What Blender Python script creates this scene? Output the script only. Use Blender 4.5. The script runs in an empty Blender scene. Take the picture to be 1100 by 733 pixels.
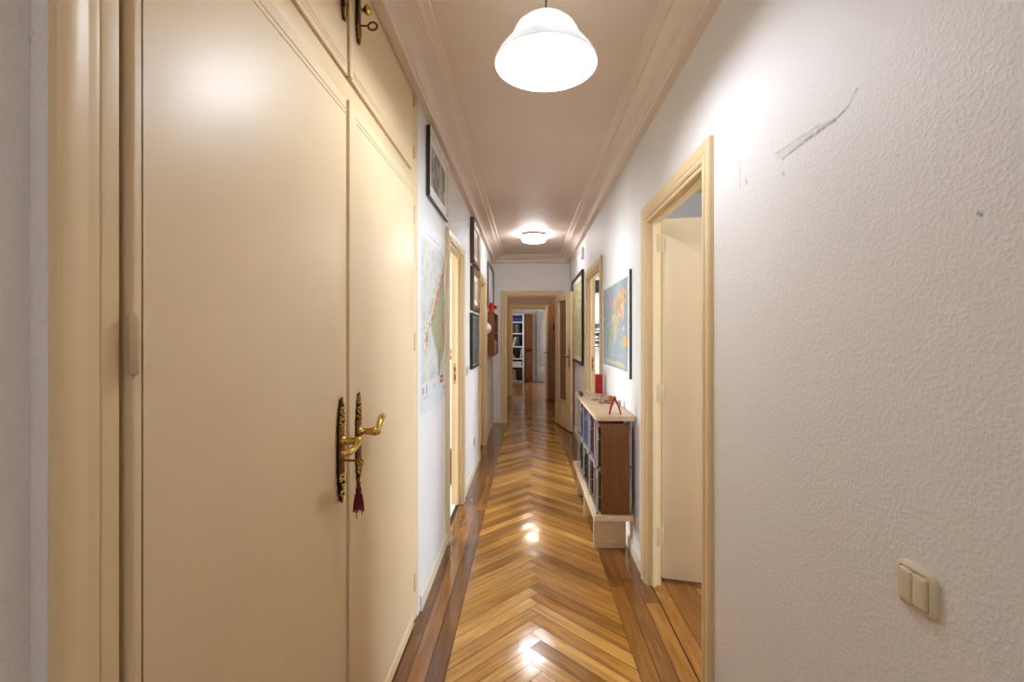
import bpy, bmesh, math, random
from mathutils import Vector, Matrix
random.seed(7)
PI = math.pi
sc = bpy.context.scene
col = sc.collection

# ------------------------------------------------------------------ colours and materials
def lin(c):
    out = []
    for v in c[:3]:
        v /= 255.0
        out.append(v/12.92 if v <= 0.04045 else ((v+0.055)/1.055)**2.4)
    return (out[0], out[1], out[2], 1.0)

class N:
    """tiny node-tree helper"""
    def __init__(s, name):
        s.m = bpy.data.materials.new(name); s.m.use_nodes = True
        s.nt = s.m.node_tree; s.nt.nodes.clear()
        s.out = s.nt.nodes.new('ShaderNodeOutputMaterial')
        s.b = s.nt.nodes.new('ShaderNodeBsdfPrincipled')
        s.nt.links.new(s.b.outputs[0], s.out.inputs[0])
    def n(s, t, **kw):
        nd = s.nt.nodes.new('ShaderNode'+t)
        for k, v in kw.items(): setattr(nd, k, v)
        return nd
    def l(s, a, b): s.nt.links.new(a, b)
    def math(s, op, a, b=None, clamp=False):
        nd = s.n('Math', operation=op); nd.use_clamp = clamp
        for i, v in enumerate((a, b)):
            if v is None: continue
            if isinstance(v, (int, float)): nd.inputs[i].default_value = v
            else: s.l(v, nd.inputs[i])
        return nd.outputs[0]
    def mix(s, f, a, b, mode='MIX'):
        nd = s.n('Mix', data_type='RGBA', blend_type=mode)
        for sock, v in ((nd.inputs[0], f), (nd.inputs[6], a), (nd.inputs[7], b)):
            if isinstance(v, (int, float)): sock.default_value = v
            elif isinstance(v, tuple): sock.default_value = v
            else: s.l(v, sock)
        return nd.outputs[2]
    def coord(s, scale=(1, 1, 1), kind='Object'):
        tc = s.n('TexCoord'); mp = s.n('Mapping'); mp.inputs[3].default_value = scale
        s.l(tc.outputs[kind], mp.inputs[0]); return mp.outputs[0]
    def noise(s, vec, scale, detail=2, rough=0.5, dist=0.0):
        nd = s.n('TexNoise'); nd.inputs['Scale'].default_value = scale
        nd.inputs['Detail'].default_value = detail; nd.inputs['Roughness'].default_value = rough
        nd.inputs['Distortion'].default_value = dist
        s.l(vec, nd.inputs['Vector']); return nd.outputs['Fac']
    def ramp(s, fac, stops, interp='LINEAR'):
        nd = s.n('ValToRGB'); cr = nd.color_ramp; cr.interpolation = interp
        while len(cr.elements) < len(stops): cr.elements.new(0.5)
        for e, (p, c) in zip(cr.elements, stops): e.position = p; e.color = c
        s.l(fac, nd.inputs[0]); return nd.outputs[0]
    def bump(s, h, strength, dist):
        nd = s.n('Bump'); nd.inputs['Strength'].default_value = strength
        nd.inputs['Distance'].default_value = dist
        s.l(h, nd.inputs['Height']); s.l(nd.outputs[0], s.b.inputs['Normal'])
    def set(s, **kw):
        for k, v in kw.items():
            k = {'base': 'Base Color', 'rough': 'Roughness', 'metal': 'Metallic', 'ior': 'IOR', 'trans': 'Transmission Weight',
                 'coat': 'Coat Weight', 'coatr': 'Coat Roughness', 'spec': 'Specular IOR Level', 'em': 'Emission Color',
                 'ems': 'Emission Strength', 'alpha': 'Alpha'}[k]
            sk = s.b.inputs[k]
            if isinstance(v, (int, float, tuple)): sk.default_value = v
            else: s.l(v, sk)
        return s

def plain(name, rgb, rough=0.5, metal=0.0, var=0.06, scale=14, bump=0.0, bscale=60, bdist=0.002, **kw):
    m = N(name); v = m.coord()
    c = lin(rgb)
    if var > 0:
        f = m.noise(v, scale, 3)
        d = tuple(x*(1-var*2) for x in c[:3])+(1,); u = tuple(min(1, x*(1+var*1.2)) for x in c[:3])+(1,)
        m.set(base=m.ramp(f, [(0.3, d), (0.7, u)]))
    else:
        m.set(base=c)
    m.set(rough=rough, metal=metal, **kw)
    if bump > 0: m.bump(m.noise(v, bscale, 3), bump, bdist)
    return m.m

def wood(name, dark, light, rough=0.4, scale=(30, 3, 3), **kw):
    m = N(name); v = m.coord(scale)
    f = m.noise(v, 3.0, 5, 0.6, 1.2)
    m.set(base=m.ramp(f, [(0.3, lin(dark)), (0.7, lin(light))]), rough=rough, **kw)
    m.bump(f, 0.08, 0.001)
    return m.m

def emit(name, rgb, strength):
    m = N(name); m.set(base=lin((240, 240, 240)), em=lin(rgb), ems=float(strength)); return m.m

def seg_dist(m, sy, sz, a, b, scale=1.0):
    """distance from (y,z) to the segment a-b"""
    ay, az = a; by, bz = b; dy, dz = by-ay, bz-az; L2 = dy*dy+dz*dz
    py = m.math('SUBTRACT', sy, ay); pz = m.math('SUBTRACT', sz, az)
    t = m.math('DIVIDE', m.math('ADD', m.math('MULTIPLY', py, dy), m.math('MULTIPLY', pz, dz)), L2, True)
    qy = m.math('SUBTRACT', py, m.math('MULTIPLY', t, dy)); qz = m.math('SUBTRACT', pz, m.math('MULTIPLY', t, dz))
    return m.math('SQRT', m.math('ADD', m.math('MULTIPLY', qy, qy), m.math('MULTIPLY', qz, qz)))

def wall_paint(name, rgb, scuffs=(), bumpy=1.0):
    m = N(name); v = m.coord()
    c = lin(rgb); f = m.noise(v, 1.6, 3)
    cc = m.ramp(f, [(0.3, tuple(x*0.95 for x in c[:3])+(1,)), (0.7, c)])
    if scuffs:
        sep = m.n('SeparateXYZ'); m.l(v, sep.inputs[0]); sy, sz = sep.outputs[1], sep.outputs[2]
        brk = m.ramp(m.noise(v, 55, 3, 0.7), [(0.3, (0.25, 0.25, 0.25, 1)), (0.6, (1, 1, 1, 1))])
        for a, b, wdt, amt in scuffs:
            d = seg_dist(m, sy, sz, a, b)
            k = m.math('SUBTRACT', 1.0, m.math('DIVIDE', d, wdt), True)
            k = m.math('MULTIPLY', m.math('MULTIPLY', k, amt), brk)
            cc = m.mix(k, cc, lin((126, 114, 104)))
        # small dabs and nicks scattered over the plaster
        vo = m.n('TexVoronoi'); vo.inputs['Scale'].default_value = 6.0; m.l(v, vo.inputs['Vector'])
        dk = m.math('LESS_THAN', vo.outputs['Distance'], 0.022)
        cc = m.mix(m.math('MULTIPLY', dk, 0.35), cc, lin((110, 100, 92)))
    m.set(base=cc, rough=0.55, spec=0.35)
    a = m.noise(v, 140, 2, 0.4); b = m.noise(v, 32, 2)
    a2 = m.ramp(a, [(0.42, (0, 0, 0, 1)), (0.68, (1, 1, 1, 1))])
    h = m.math('ADD', a2, m.math('MULTIPLY', b, 0.8))
    m.bump(h, 0.27*bumpy, 0.0026)
    return m.m

def plank_mat(name, stops, rough):
    m = N(name)
    uv = m.n('UVMap'); uv.uv_map = 'UVMap'
    mp = m.n('Mapping'); mp.inputs[3].default_value = (2.2, 46, 1); m.l(uv.outputs[0], mp.inputs[0])
    grain = m.noise(mp.outputs[0], 1.0, 4, 0.62, 0.6)
    mp2 = m.n('Mapping'); mp2.inputs[3].default_value = (1.2, 9, 1); m.l(uv.outputs[0], mp2.inputs[0])
    fig = m.noise(mp2.outputs[0], 1.5, 3, 0.5, 2.5)
    geo = m.n('NewGeometry')
    base = m.ramp(geo.outputs['Random Per Island'], stops)
    g = m.ramp(grain, [(0.25, (0.62, 0.55, 0.48, 1)), (0.72, (1.12, 1.12, 1.1, 1))])
    c = m.mix(0.85, base, g, 'MULTIPLY')
    g2 = m.ramp(fig, [(0.32, (0.74, 0.68, 0.6, 1)), (0.62, (1.05, 1.05, 1.05, 1))])
    c = m.mix(0.8, c, g2, 'MULTIPLY')
    v = m.coord()
    wear = m.noise(v, 5.0, 4, 0.6)
    r = m.math('ADD', m.math('MULTIPLY', wear, 0.22), rough)
    m.set(base=c, rough=r, coat=0.4, coatr=0.07)
    wv = m.noise(v, 9.0, 2); 
    h = m.math('ADD', m.math('MULTIPLY', grain, 0.12), wv)
    m.bump(h, 0.3, 0.004)
    return m.m

CREAM = (228, 205, 165)
M = {}
def cream(name, rgb=CREAM, rough=0.42):
    m = N(name); v = m.coord()
    c = lin(rgb); f = m.noise(v, 3.0, 3)
    m.set(base=m.ramp(f, [(0.3, tuple(x*0.95 for x in c[:3])+(1,)), (0.7, c)]), rough=rough, spec=0.42)
    m.bump(m.noise(v, 26.0, 2), 0.05, 0.002)
    return m.m
M['cream'] = cream('cream_enamel')
M['cream_frame'] = cream('cream_frame_enamel', (226, 202, 158), 0.4)
M['cream_dirty'] = cream('cream_hinge', (206, 182, 144), 0.4)
M['wall'] = wall_paint('white_stippled_plaster', (230, 228, 226))
M['wall_r'] = wall_paint('white_stippled_plaster_scuffed', (230, 228, 226), [
    ((1.284, 1.887), (1.10, 1.880), 0.006, 0.4), ((1.10, 1.880), (1.035, 1.866), 0.006, 0.4), ((1.26, 1.874), (1.09, 1.873), 0.016, 0.22), ((1.242, 1.860), (1.134, 1.866), 0.006, 0.75), ((1.134, 1.866), (1.03, 1.866), 0.007, 0.9),
    ((1.03, 1.866), (0.99, 1.874), 0.006, 0.75), ((0.99, 1.874), (0.962, 1.898), 0.005, 0.6),
    ((1.495, 1.95), (1.490, 1.862), 0.006, 0.4), ((1.452, 1.874), (1.447, 1.862), 0.006, 0.7), ((1.24, 1.822), (1.238, 1.816), 0.006, 0.8), ((.704, 1.576), (.698, 1.572), 0.005, 0.9), ((.86, 1.72), (.855, 1.722), 0.004, 0.5)])
M['ceil'] = wall_paint('beige_ceiling_paint', (220, 203, 187), bumpy=0.12)
M['cornice'] = wall_paint('beige_cornice_paint', (226, 209, 192), bumpy=0.08)
M['base'] = cream('baseboard_paint', (226, 214, 192), 0.4)
M['tile'] = plain('white_floor_tile', (225, 220, 208), 0.25)
M['brass'] = plain('aged_brass', (150, 112, 48), 0.3, 1.0, var=0.22, scale=60, bump=0.25, bscale=160, bdist=0.002)
M['brass_bright'] = plain('polished_brass', (214, 178, 96), 0.2, 1.0, var=0.1, scale=30)
M['dark_brass'] = plain('pierce_shade_brass', (58, 42, 22), 0.5, 0.8, var=0.3, scale=120)  # dark tone stands in for the shaded piercings of the plate ends
M['bronze'] = plain('dark_bronze', (92, 66, 42), 0.35, 1.0, var=0.2, scale=60, bump=0.3, bscale=120)
M['steel'] = plain('zinc_wire', (186, 188, 190), 0.35, 0.45, var=0.04)
M['dark_metal'] = plain('dark_screw', (60, 52, 42), 0.4, 0.8)
M['tassel'] = plain('burgundy_thread', (96, 10, 24), 0.85, var=0.25, scale=220, bump=0.6, bscale=260)
M['plank'] = plank_mat('oak_herringbone', [(0.0, lin((140, 95, 42))), (0.25, lin((176, 124, 56))), (0.65, lin((194, 142, 68))), (1.0, lin((216, 168, 90)))], 0.06)
M['border'] = plank_mat('oak_border', [(0.0, lin((104, 66, 30))), (0.5, lin((134, 88, 38))), (1.0, lin((162, 110, 46)))], 0.06)
M['roomplank'] = plank_mat('oak_room_boards', [(0.0, lin((132, 84, 34))), (0.5, lin((168, 112, 46))), (1.0, lin((190, 134, 58)))], 0.14)
M['gap'] = plain('floor_gap', (30, 18, 10), 0.8)
M['beech'] = wood('beech_board', (206, 176, 140), (226, 200, 166), 0.3, (3, 16, 16))
M['walnut'] = wood('walnut_panel', (96, 54, 22), (128, 78, 36), 0.35, (40, 40, 2.2))
M['brownwood'] = wood('brown_wood', (78, 46, 24), (112, 70, 38), 0.4, (20, 20, 2))
M['darkframe'] = wood('dark_frame_wood', (34, 22, 14), (60, 38, 22), 0.35, (20, 20, 3))
M['brownframe'] = wood('brown_frame_wood', (70, 42, 20), (112, 72, 38), 0.35, (20, 20, 3))
M['gilt'] = plain('gilt_edge', (190, 156, 96), 0.35, 0.7)
M['black'] = plain('black_plastic', (24, 24, 26), 0.35)
M['silver'] = plain('silver_frame', (168, 166, 160), 0.35, 0.6)
M['whiteframe'] = plain('ivory_frame', (226, 218, 200), 0.4)
M['white'] = plain('white_paint', (226, 226, 222), 0.45)
M['ivory'] = plain('ivory_switch_plastic', (214, 202, 174), 0.32, var=0.02)
M['red'] = plain('red_card', (176, 14, 20), 0.4)
M['redb'] = plain('bright_red_tin', (206, 22, 22), 0.3)
M['paper'] = plain('paper', (232, 230, 224), 0.6, var=0.02)
M['glassmat'] = None
g = N('clear_glass'); g.set(base=(0.96, 0.98, 0.97, 1), rough=0.02, trans=1.0, ior=1.45); M['glass'] = g.m
g = N('picture_glass'); tr = g.n('BsdfTransparent'); gl = g.n('BsdfGlossy'); gl.inputs['Roughness'].default_value = 0.03
fr = g.n('Fresnel'); fr.inputs[0].default_value = 1.45; ms = g.n('MixShader')
g.l(fr.outputs[0], ms.inputs[0]); g.l(tr.outputs[0], ms.inputs[1]); g.l(gl.outputs[0], ms.inputs[2]); g.l(ms.outputs[0], g.out.inputs[0]); M['pane'] = g.m
g = N('amber_patterned_glass'); v = g.coord()
g.set(base=g.ramp(g.noise(v, 30, 3), [(0.3, lin((168, 122, 74))), (0.7, lin((200, 156, 104)))]), rough=0.3, trans=0.55, ior=1.3)
g.bump(g.noise(v, 90, 2), 0.6, 0.003); M['amber'] = g.m
# opal lampshade: white, lets a little of the bulb's light through
g = N('opal_shade'); df = g.n('BsdfDiffuse'); df.inputs[0].default_value = (0.82, 0.82, 0.82, 1)
tl = g.n('BsdfTranslucent'); tl.inputs[0].default_value = (0.9, 0.9, 0.88, 1); ms = g.n('MixShader'); ms.inputs[0].default_value = 0.5
gg = g.n('BsdfGlossy'); gg.inputs['Roughness'].default_value = 0.15; ms2 = g.n('MixShader'); ms2.inputs[0].default_value = 0.04
g.l(df.outputs[0], ms.inputs[1]); g.l(tl.outputs[0], ms.inputs[2]); g.l(ms.outputs[0], ms2.inputs[1]); g.l(gg.outputs[0], ms2.inputs[2]); g.l(ms2.outputs[0], g.out.inputs[0]); M['opal'] = g.m
M['bulb'] = emit('lit_globe_bulb', (236, 243, 255), 118)
M['lampglass'] = emit('lit_opal_glass', (246, 247, 255), 24)
M['lampglass_fill'] = emit('added_rear_lamp_glass', (250, 248, 250), 20)  # glow of the added lamp behind the camera
M['lampglass_b'] = emit('lit_opal_glass_hall', (255, 242, 222), 16)

# ------------------------------------------------------------------ mesh builder
class MB:
    def __init__(s): s.bm = bmesh.new(); s.uv = None
    def face(s, pts, mi=0):
        f = s.bm.faces.new([s.bm.verts.new(p) for p in pts]); f.material_index = mi; return f
    def hexa(s, c, mi=0, bev=0.0, seg=2):
        """c: 8 corners, bottom ring then top ring"""
        vs = [s.bm.verts.new(p) for p in c]
        fs = [s.bm.faces.new([vs[i] for i in q]) for q in ((3, 2, 1, 0), (4, 5, 6, 7), (0, 1, 5, 4), (1, 2, 6, 5), (2, 3, 7, 6), (3, 0, 4, 7))]
        for f in fs: f.material_index = mi
        if bev > 0:
            es = list({e for f in fs for e in f.edges})
            r = bmesh.ops.bevel(s.bm, geom=es, offset=bev, segments=seg, affect='EDGES', profile=0.6)
            for f in r['faces']: f.material_index = mi
        return s
    def box(s, x0, x1, y0, y1, z0, z1, mi=0, bev=0.0, seg=2):
        return s.hexa([(x0, y0, z0), (x1, y0, z0), (x1, y1, z0), (x0, y1, z0), (x0, y0, z1), (x1, y0, z1), (x1, y1, z1), (x0, y1, z1)], mi, bev, seg)
    def obox(s, c, ux, uy, hx, hy, z0, z1, mi=0, bev=0.0):
        """box with its own horizontal axes ux, uy about centre c"""
        c = Vector((c[0], c[1], 0)); ux = Vector((ux[0], ux[1], 0)).normalized(); uy = Vector((uy[0], uy[1], 0)).normalized()
        r = [c-ux*hx-uy*hy, c+ux*hx-uy*hy, c+ux*hx+uy*hy, c-ux*hx+uy*hy]
        return s.hexa([(p.x, p.y, z0) for p in r]+[(p.x, p.y, z1) for p in r], mi, bev)
    def prism(s, pts, fn, d0, d1, mi=0, sides=True, mi_side=None):
        """outline pts (u,v) raised from d0 to d1; fn(u,v,d) gives the point"""
        a = [s.bm.verts.new(fn(u, v, d0)) for u, v in pts]; b = [s.bm.verts.new(fn(u, v, d1)) for u, v in pts]
        f = s.bm.faces.new(b); f.material_index = mi
        f = s.bm.faces.new(list(reversed(a))); f.material_index = mi
        n = len(pts)
        for i in range(n):
            f = s.bm.faces.new([a[i], a[(i+1) % n], b[(i+1) % n], b[i]]); f.material_index = mi if mi_side is None else mi_side
        return s
    def strip(s, rows, mi=0, closed=False, caps=False):
        """rows: list of point lists of equal length; skins between successive rows"""
        V = [[s.bm.verts.new(p) for p in r] for r in rows]
        m = len(rows[0])
        for i in range(len(V)-1):
            for j in range(m if closed else m-1):
                k = (j+1) % m
                f = s.bm.faces.new([V[i][j], V[i][k], V[i+1][k], V[i+1][j]]); f.material_index = mi
        if caps:
            f = s.bm.faces.new(V[0]); f.material_index = mi
            f = s.bm.faces.new(list(reversed(V[-1]))); f.material_index = mi
        return s
    def tube(s, path, rad, seg=10, mi=0, flat=1.0):
        P = [Vector(p) for p in path]; n = len(P)
        R = rad if isinstance(rad, (list, tuple)) else [rad]*n
        rows = []; up = None
        for i in range(n):
            t = (P[min(i+1, n-1)]-P[max(i-1, 0)]).normalized()
            if up is None:
                up = Vector((0, 0, 1)) if abs(t.z) < 0.9 else Vector((1, 0, 0))
            a = (up-t*up.dot(t)).normalized(); b = t.cross(a); up = a
            rows.append([P[i]+(a*math.cos(2*PI*k/seg)*flat+b*math.sin(2*PI*k/seg))*R[i] for k in range(seg)])
        return s.strip(rows, mi, True, True)
    def lathe(s, prof, c, seg=32, mi=0, axis='Z', caps=False):
        rows = []
        for r, h in prof:
            row = []
            for k in range(seg):
                a = 2*PI*k/seg; u, v = r*math.cos(a), r*math.sin(a)
                if axis == 'Z': p = (c[0]+u, c[1]+v, c[2]+h)
                elif axis == 'X': p = (c[0]+h, c[1]+u, c[2]+v)
                else: p = (c[0]+u, c[1]+h, c[2]+v)
                row.append(p)
            rows.append(row)
        return s.strip(rows, mi, True, caps)
    def ball(s, c, r, mi=0, sx=1, sy=1, sz=1, seg=12):
        rows = []
        for i in range(seg//2+1):
            th = PI*i/(seg//2); rr = max(math.sin(th), 0.02)*r; h = -math.cos(th)*r
            rows.append([(c[0]+rr*math.cos(2*PI*k/seg)*sx, c[1]+rr*math.sin(2*PI*k/seg)*sy, c[2]+h*sz) for k in range(seg)])
        return s.strip(rows, mi, True, True)
    def torus(s, c, R, r, axis='Z', seg=20, ring=8, mi=0, sx=1.0, sy=1.0):
        rows = []
        for i in range(seg+1):
            a = 2*PI*i/seg; row = []
            for k in range(ring):
                b = 2*PI*k/ring; u = (R+r*math.cos(b))*math.cos(a)*sx; v = (R+r*math.cos(b))*math.sin(a)*sy; w = r*math.sin(b)
                p = {'Z': (u, v, w), 'X': (w, u, v), 'Y': (u, w, v)}[axis]
                row.append((c[0]+p[0], c[1]+p[1], c[2]+p[2]))
            rows.append(row)
        return s.strip(rows, mi, True)

def setp(o, **kw):
    for k, v in kw.items():
        if v is not None: o[k] = v
    return o

def empty(name, loc, label=None, cat=None, group=None, kind=None):
    o = bpy.data.objects.new(name, None); o.empty_display_size = 0.05; o.location = loc; col.objects.link(o)
    return setp(o, label=label, category=cat, group=group, kind=kind)

def build(mb, name, mats, parent=None, origin=(0, 0, 0), smooth=True, label=None, cat=None, group=None, kind=None, angle=35):
    """links the collected shapes as one mesh object"""
    bm = mb.bm
    bmesh.ops.remove_doubles(bm, verts=bm.verts, dist=1e-6)
    bmesh.ops.recalc_face_normals(bm, faces=bm.faces)
    if parent is not None:
        r = parent
        while r.parent: r = r.parent
        origin = tuple(r.location)
    bmesh.ops.translate(bm, verts=bm.verts, vec=(-origin[0], -origin[1], -origin[2]))
    if smooth:
        for f in bm.faces: f.smooth = True
        for e in bm.edges:
            if len(e.link_faces) == 2:
                if e.calc_face_angle(0.0) > math.radians(angle): e.smooth = False
            else: e.smooth = False
    me = bpy.data.meshes.new(name); bm.to_mesh(me); bm.free()
    for m in (mats if isinstance(mats, (list, tuple)) else [mats]): me.materials.append(m)
    o = bpy.data.objects.new(name, me); col.objects.link(o)
    if parent is not None: o.parent = parent
    else: o.location = origin
    return setp(o, label=label, category=cat, group=group, kind=kind)

def struct(mb, name, mats, label, cat, smooth=False):
    return build(mb, name, mats, None, (0, 0, 0), smooth, label, cat, None, 'structure')

# ------------------------------------------------------------------ the room's measures (metres)
XL, XR = -0.545, 0.675            # corridor walls
YB, YE = -2.4, 7.53               # behind the camera, end wall
ZC = 2.672                        # ceiling
TH = 0.07                        # wall thickness
HO = 2.028                        # door opening height
def LW(u, z, d): return (XL+d, u, z)
def RW(u, z, d): return (XR-d, u, z)
def EW(u, z, d): return (u, YE-d, z)
def HW(u, z, d): return (u, 10.98-d, z)

D1 = (1.79, 2.62); D2 = (4.31, 5.25); D3 = (3.22, 3.88); D4 = (5.31, 5.97); D5 = (-0.335, 0.46); D6 = (-0.36, 0.44)

def wall_run(fn, u0, u1, openings, th=TH, z1=2.76, mb=None):
    """a wall with door openings, built of boxes behind its face"""
    mb = mb or MB()
    def bx(a, b, z0, zz):
        c = [fn(a, z0, 0), fn(b, z0, 0), fn(b, z0, -th), fn(a, z0, -th), fn(a, zz, 0), fn(b, zz, 0), fn(b, zz, -th), fn(a, zz, -th)]
        mb.hexa(c)
    cur = u0
    for a, b, z0, zt in sorted(openings):
        if a > cur: bx(cur, a, -0.02, z1)
        if z0 > 0: bx(a, b, -0.02, z0)
        bx(a, b, zt, z1); cur = b
    if u1 > cur: bx(cur, u1, -0.02, z1)
    return mb

OP = lambda d: (d[0]-.012, d[1]+.012, 0, HO+.012)
mb = wall_run(LW, 2.34, YE, [OP(D3), OP(D4)])
# the stretch before the wardrobe sits a little further back
mb.box(-0.71, -0.595, YB, 0.562, -0.02, 2.76)
mb.box(-0.71, -0.574, 0.5625, 0.60, -0.02, 2.76)
mb.box(-1.2, -1.12, 0.56, 2.36, -0.02, 2.76)
mb.box(-1.2, -0.66, 2.34, 2.42, -0.02, 2.76)
mb.box(-1.2, -0.71, 0.5, 0.6, -0.02, 2.76)
struct(mb, 'wall_left', M['wall'], 'white plaster wall along the left side of the corridor', 'wall')
struct(wall_run(RW, YB, YE, [OP(D1), OP(D2)]), 'wall_right', M['wall_r'], 'white stippled plaster wall along the right side of the corridor', 'wall')
struct(wall_run(EW, -1.0, 1.0, [OP(D5)]), 'wall_end', M['wall'], 'white wall closing the far end of the corridor around its doorway', 'wall')
mb = MB(); mb.box(-0.8, 0.8, YB-0.1, YB, -0.02, 2.76)
struct(mb, 'wall_back', M['wall'], 'white wall behind the viewpoint', 'wall')
# hall past the end door
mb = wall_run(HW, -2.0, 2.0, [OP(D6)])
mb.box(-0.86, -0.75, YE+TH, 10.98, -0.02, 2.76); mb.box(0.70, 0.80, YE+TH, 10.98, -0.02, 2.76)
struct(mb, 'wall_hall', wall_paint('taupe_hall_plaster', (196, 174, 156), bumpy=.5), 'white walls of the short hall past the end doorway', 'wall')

def room_shell(name, x0, x1, y0, y1, skip, win, label):
    """walls of a side room; skip = the side shared with the corridor, win = (side, u0, u1, z0, z1)"""
    mb = MB(); t = 0.1
    sides = {'W': (lambda u, z, d: (x0+d, u, z), y0, y1), 'E': (lambda u, z, d: (x1-d, u, z), y0, y1),
             'S': (lambda u, z, d: (u, y0+d, z), x0-(0 if 'W' in skip else t), x1+(0 if 'E' in skip else t)), 'N': (lambda u, z, d: (u, y1-d, z), x0-(0 if 'W' in skip else t), x1+(0 if 'E' in skip else t))}
    for k, (fn, a, b) in sides.items():
        if k in skip: continue
        wall_run(fn, a, b, [win[1:]] if win and win[0] == k else [], t, 2.76, mb)
    return struct(mb, name, M['wall'], label, 'wall')
room_shell('wall_bedroom', XR+TH, 3.4, 0.2, 4.2, 'W', ('E', 1.0, 2.4, 0.9, 2.2), 'pale walls of the room behind the near right doorway')
room_shell('wall_study', XR+TH, 3.4, 4.28, 7.40, 'WS', ('E', 5.0, 6.6, 0.9, 2.2), 'white walls of the room behind the far right doorway')
room_shell('wall_kitchen', -3.0, XL-TH, 2.52, 5.2, 'E', ('W', 3.2, 4.8, 0.9, 2.2), 'white walls of the room behind the left doorway')
room_shell('wall_far', -1.6, 1.6, 10.98+TH, 14.4, 'S', ('W', 12.0, 13.4, 0.9, 2.2), 'white walls of the room at the very end of the view')

# ceilings
mb = MB(); mb.box(-3.2, 3.6, YB-0.2, 14.6, ZC, ZC+0.09)
struct(mb, 'ceiling', M['ceil'], 'flat beige painted ceiling', 'ceiling')

# cornice: profile (distance off the wall, height) swept round the corridor
prof = [(0.0, 2.50), (0.002, 2.548), (0.012, 2.556), (0.040, 2.558), (0.046, 2.564), (0.046, 2.578), (0.040, 2.584), (0.044, 2.592), (0.060, 2.604), (0.085, 2.620), (0.112, 2.632), (0.124, 2.634),
        (0.130, 2.638), (0.130, 2.650), (0.140, 2.656), (0.158, 2.660), (0.170, 2.662), (0.174, 2.668), (0.174, 2.674)]
prof = [p for p in prof if p[1] > 2.55]
prof.insert(0, (0.0, 2.556))
rows = []
for d, z in prof:
    rows.append([(XL+d, YB+d, z), (XR-d, YB+d, z), (XR-d, YE-d, z), (XL+d, YE-d, z)])
mb = MB(); mb.strip(rows, 0, True)
struct(mb, 'trim_1', M['cornice'], 'beige moulded cornice running round the top of the corridor walls', 'cornice', True)

# baseboards
def bboard(fn, runs, mb=None):
    mb = mb or MB()
    for a, b in runs:
        P = [(0, 0), (0.013, 0), (0.013, 0.062), (0.010, 0.070), (0.006, 0.074), (0.004, 0.080), (0, 0.080)]
        mb.strip([[fn(a, z, d) for d, z in P], [fn(b, z, d) for d, z in P]], 0, True, True)
    return mb
struct(bboard(LW, [(2.376, D3[0]-.09), (D3[1]+.09, D4[0]-.09), (D4[1]+.09, YE)]), 'baseboard_left', M['base'], 'low off-white baseboard along the left wall', 'baseboard')
struct(bboard(RW, [(YB, D1[0]-.09), (D1[1]+.09, D2[0]-.09), (D2[1]+.09, YE)]), 'baseboard_right', M['base'], 'low off-white baseboard along the right wall', 'baseboard')
struct(bboard(EW, [(XL, D5[0]-.095), (D5[1]+.095, XR)]), 'baseboard_end', M['base'], 'low baseboard either side of the end doorway', 'baseboard')
mb = bboard(lambda u, z, d: (u, 14.4-d, z), [(0.2, 1.6)])
struct(mb, 'baseboard_far', M['base'], 'pale baseboard in the farthest room', 'baseboard')

# ------------------------------------------------------------------ floor
def plank(mb, pts, uvs, mi, clip=None):
    """one board: polygon clipped to x in clip, tilted a hair, with its own texture offset"""
    poly = list(zip(pts, uvs))
    if clip:
        for axis, sgn, lim in clip:
            out = []
            for i in range(len(poly)):
                (p, up), (q, uq) = poly[i], poly[(i+1) % len(poly)]
                dp = sgn*(p[axis]-lim); dq = sgn*(q[axis]-lim)
                if dp >= 0: out.append((p, up))
                if (dp >= 0) != (dq >= 0):
                    t = dp/(dp-dq)
                    out.append((tuple(a+(b-a)*t for a, b in zip(p, q)), tuple(a+(b-a)*t for a, b in zip(up, uq))))
            poly = out
            if len(poly) < 3: return
    cx = sum(p[0] for p, _ in poly)/len(poly); cy = sum(p[1] for p, _ in poly)/len(poly)
    tv = random.gauss(0, 0.011); cv = sum(u[1] for _, u in poly)/len(poly); oz = random.uniform(-0.0004, 0.0)
    ou, ov = random.uniform(0, 50), random.uniform(0, 50)
    lift = lambda u: max(-0.0016, min(0.0, oz-0.0004+tv*(u[1]-cv)))
    f = mb.bm.faces.new([mb.bm.verts.new((p[0], p[1], lift(u))) for p, u in poly])
    f.material_index = mi
    for lp, (_, u) in zip(f.loops, poly): lp[mb.uv].uv = (u[0]+ou, u[1]+ov)

fl = MB(); fl.uv = fl.bm.loops.layers.uv.new('UVMap')
HB0, HB1, HC, PW = -0.336, 0.46, 0.062, 0.071
gp = 0.0014
r2 = math.sqrt(0.5)
YT = 14.4
def ab(a, b): return (HC+(a-b)*r2, YT-(a+b)*r2)
k = 0
LP = 0.68
clipx = [(0, 1, HB0+gp), (0, -1, HB1-gp), (1, 1, YB), (1, -1, YT)]
while YT-2*k*PW*r2 > YB-1.2:
    a0, b0 = k*PW, k*PW
    P = [(a0+gp, b0+gp), (a0+LP, b0+gp), (a0+LP, b0+PW-gp), (a0+gp, b0+PW-gp)]
    plank(fl, [ab(*p) for p in P], [(p[0], p[1]) for p in P], 0, clipx)
    P = [(a0+gp, b0+PW+gp), (a0+gp, b0+PW+LP), (a0+PW-gp, b0+PW+LP), (a0+PW-gp, b0+PW+gp)]
    plank(fl, [ab(*p) for p in P], [(p[1], p[0]) for p in P], 0, clipx)
    k += 1
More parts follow.
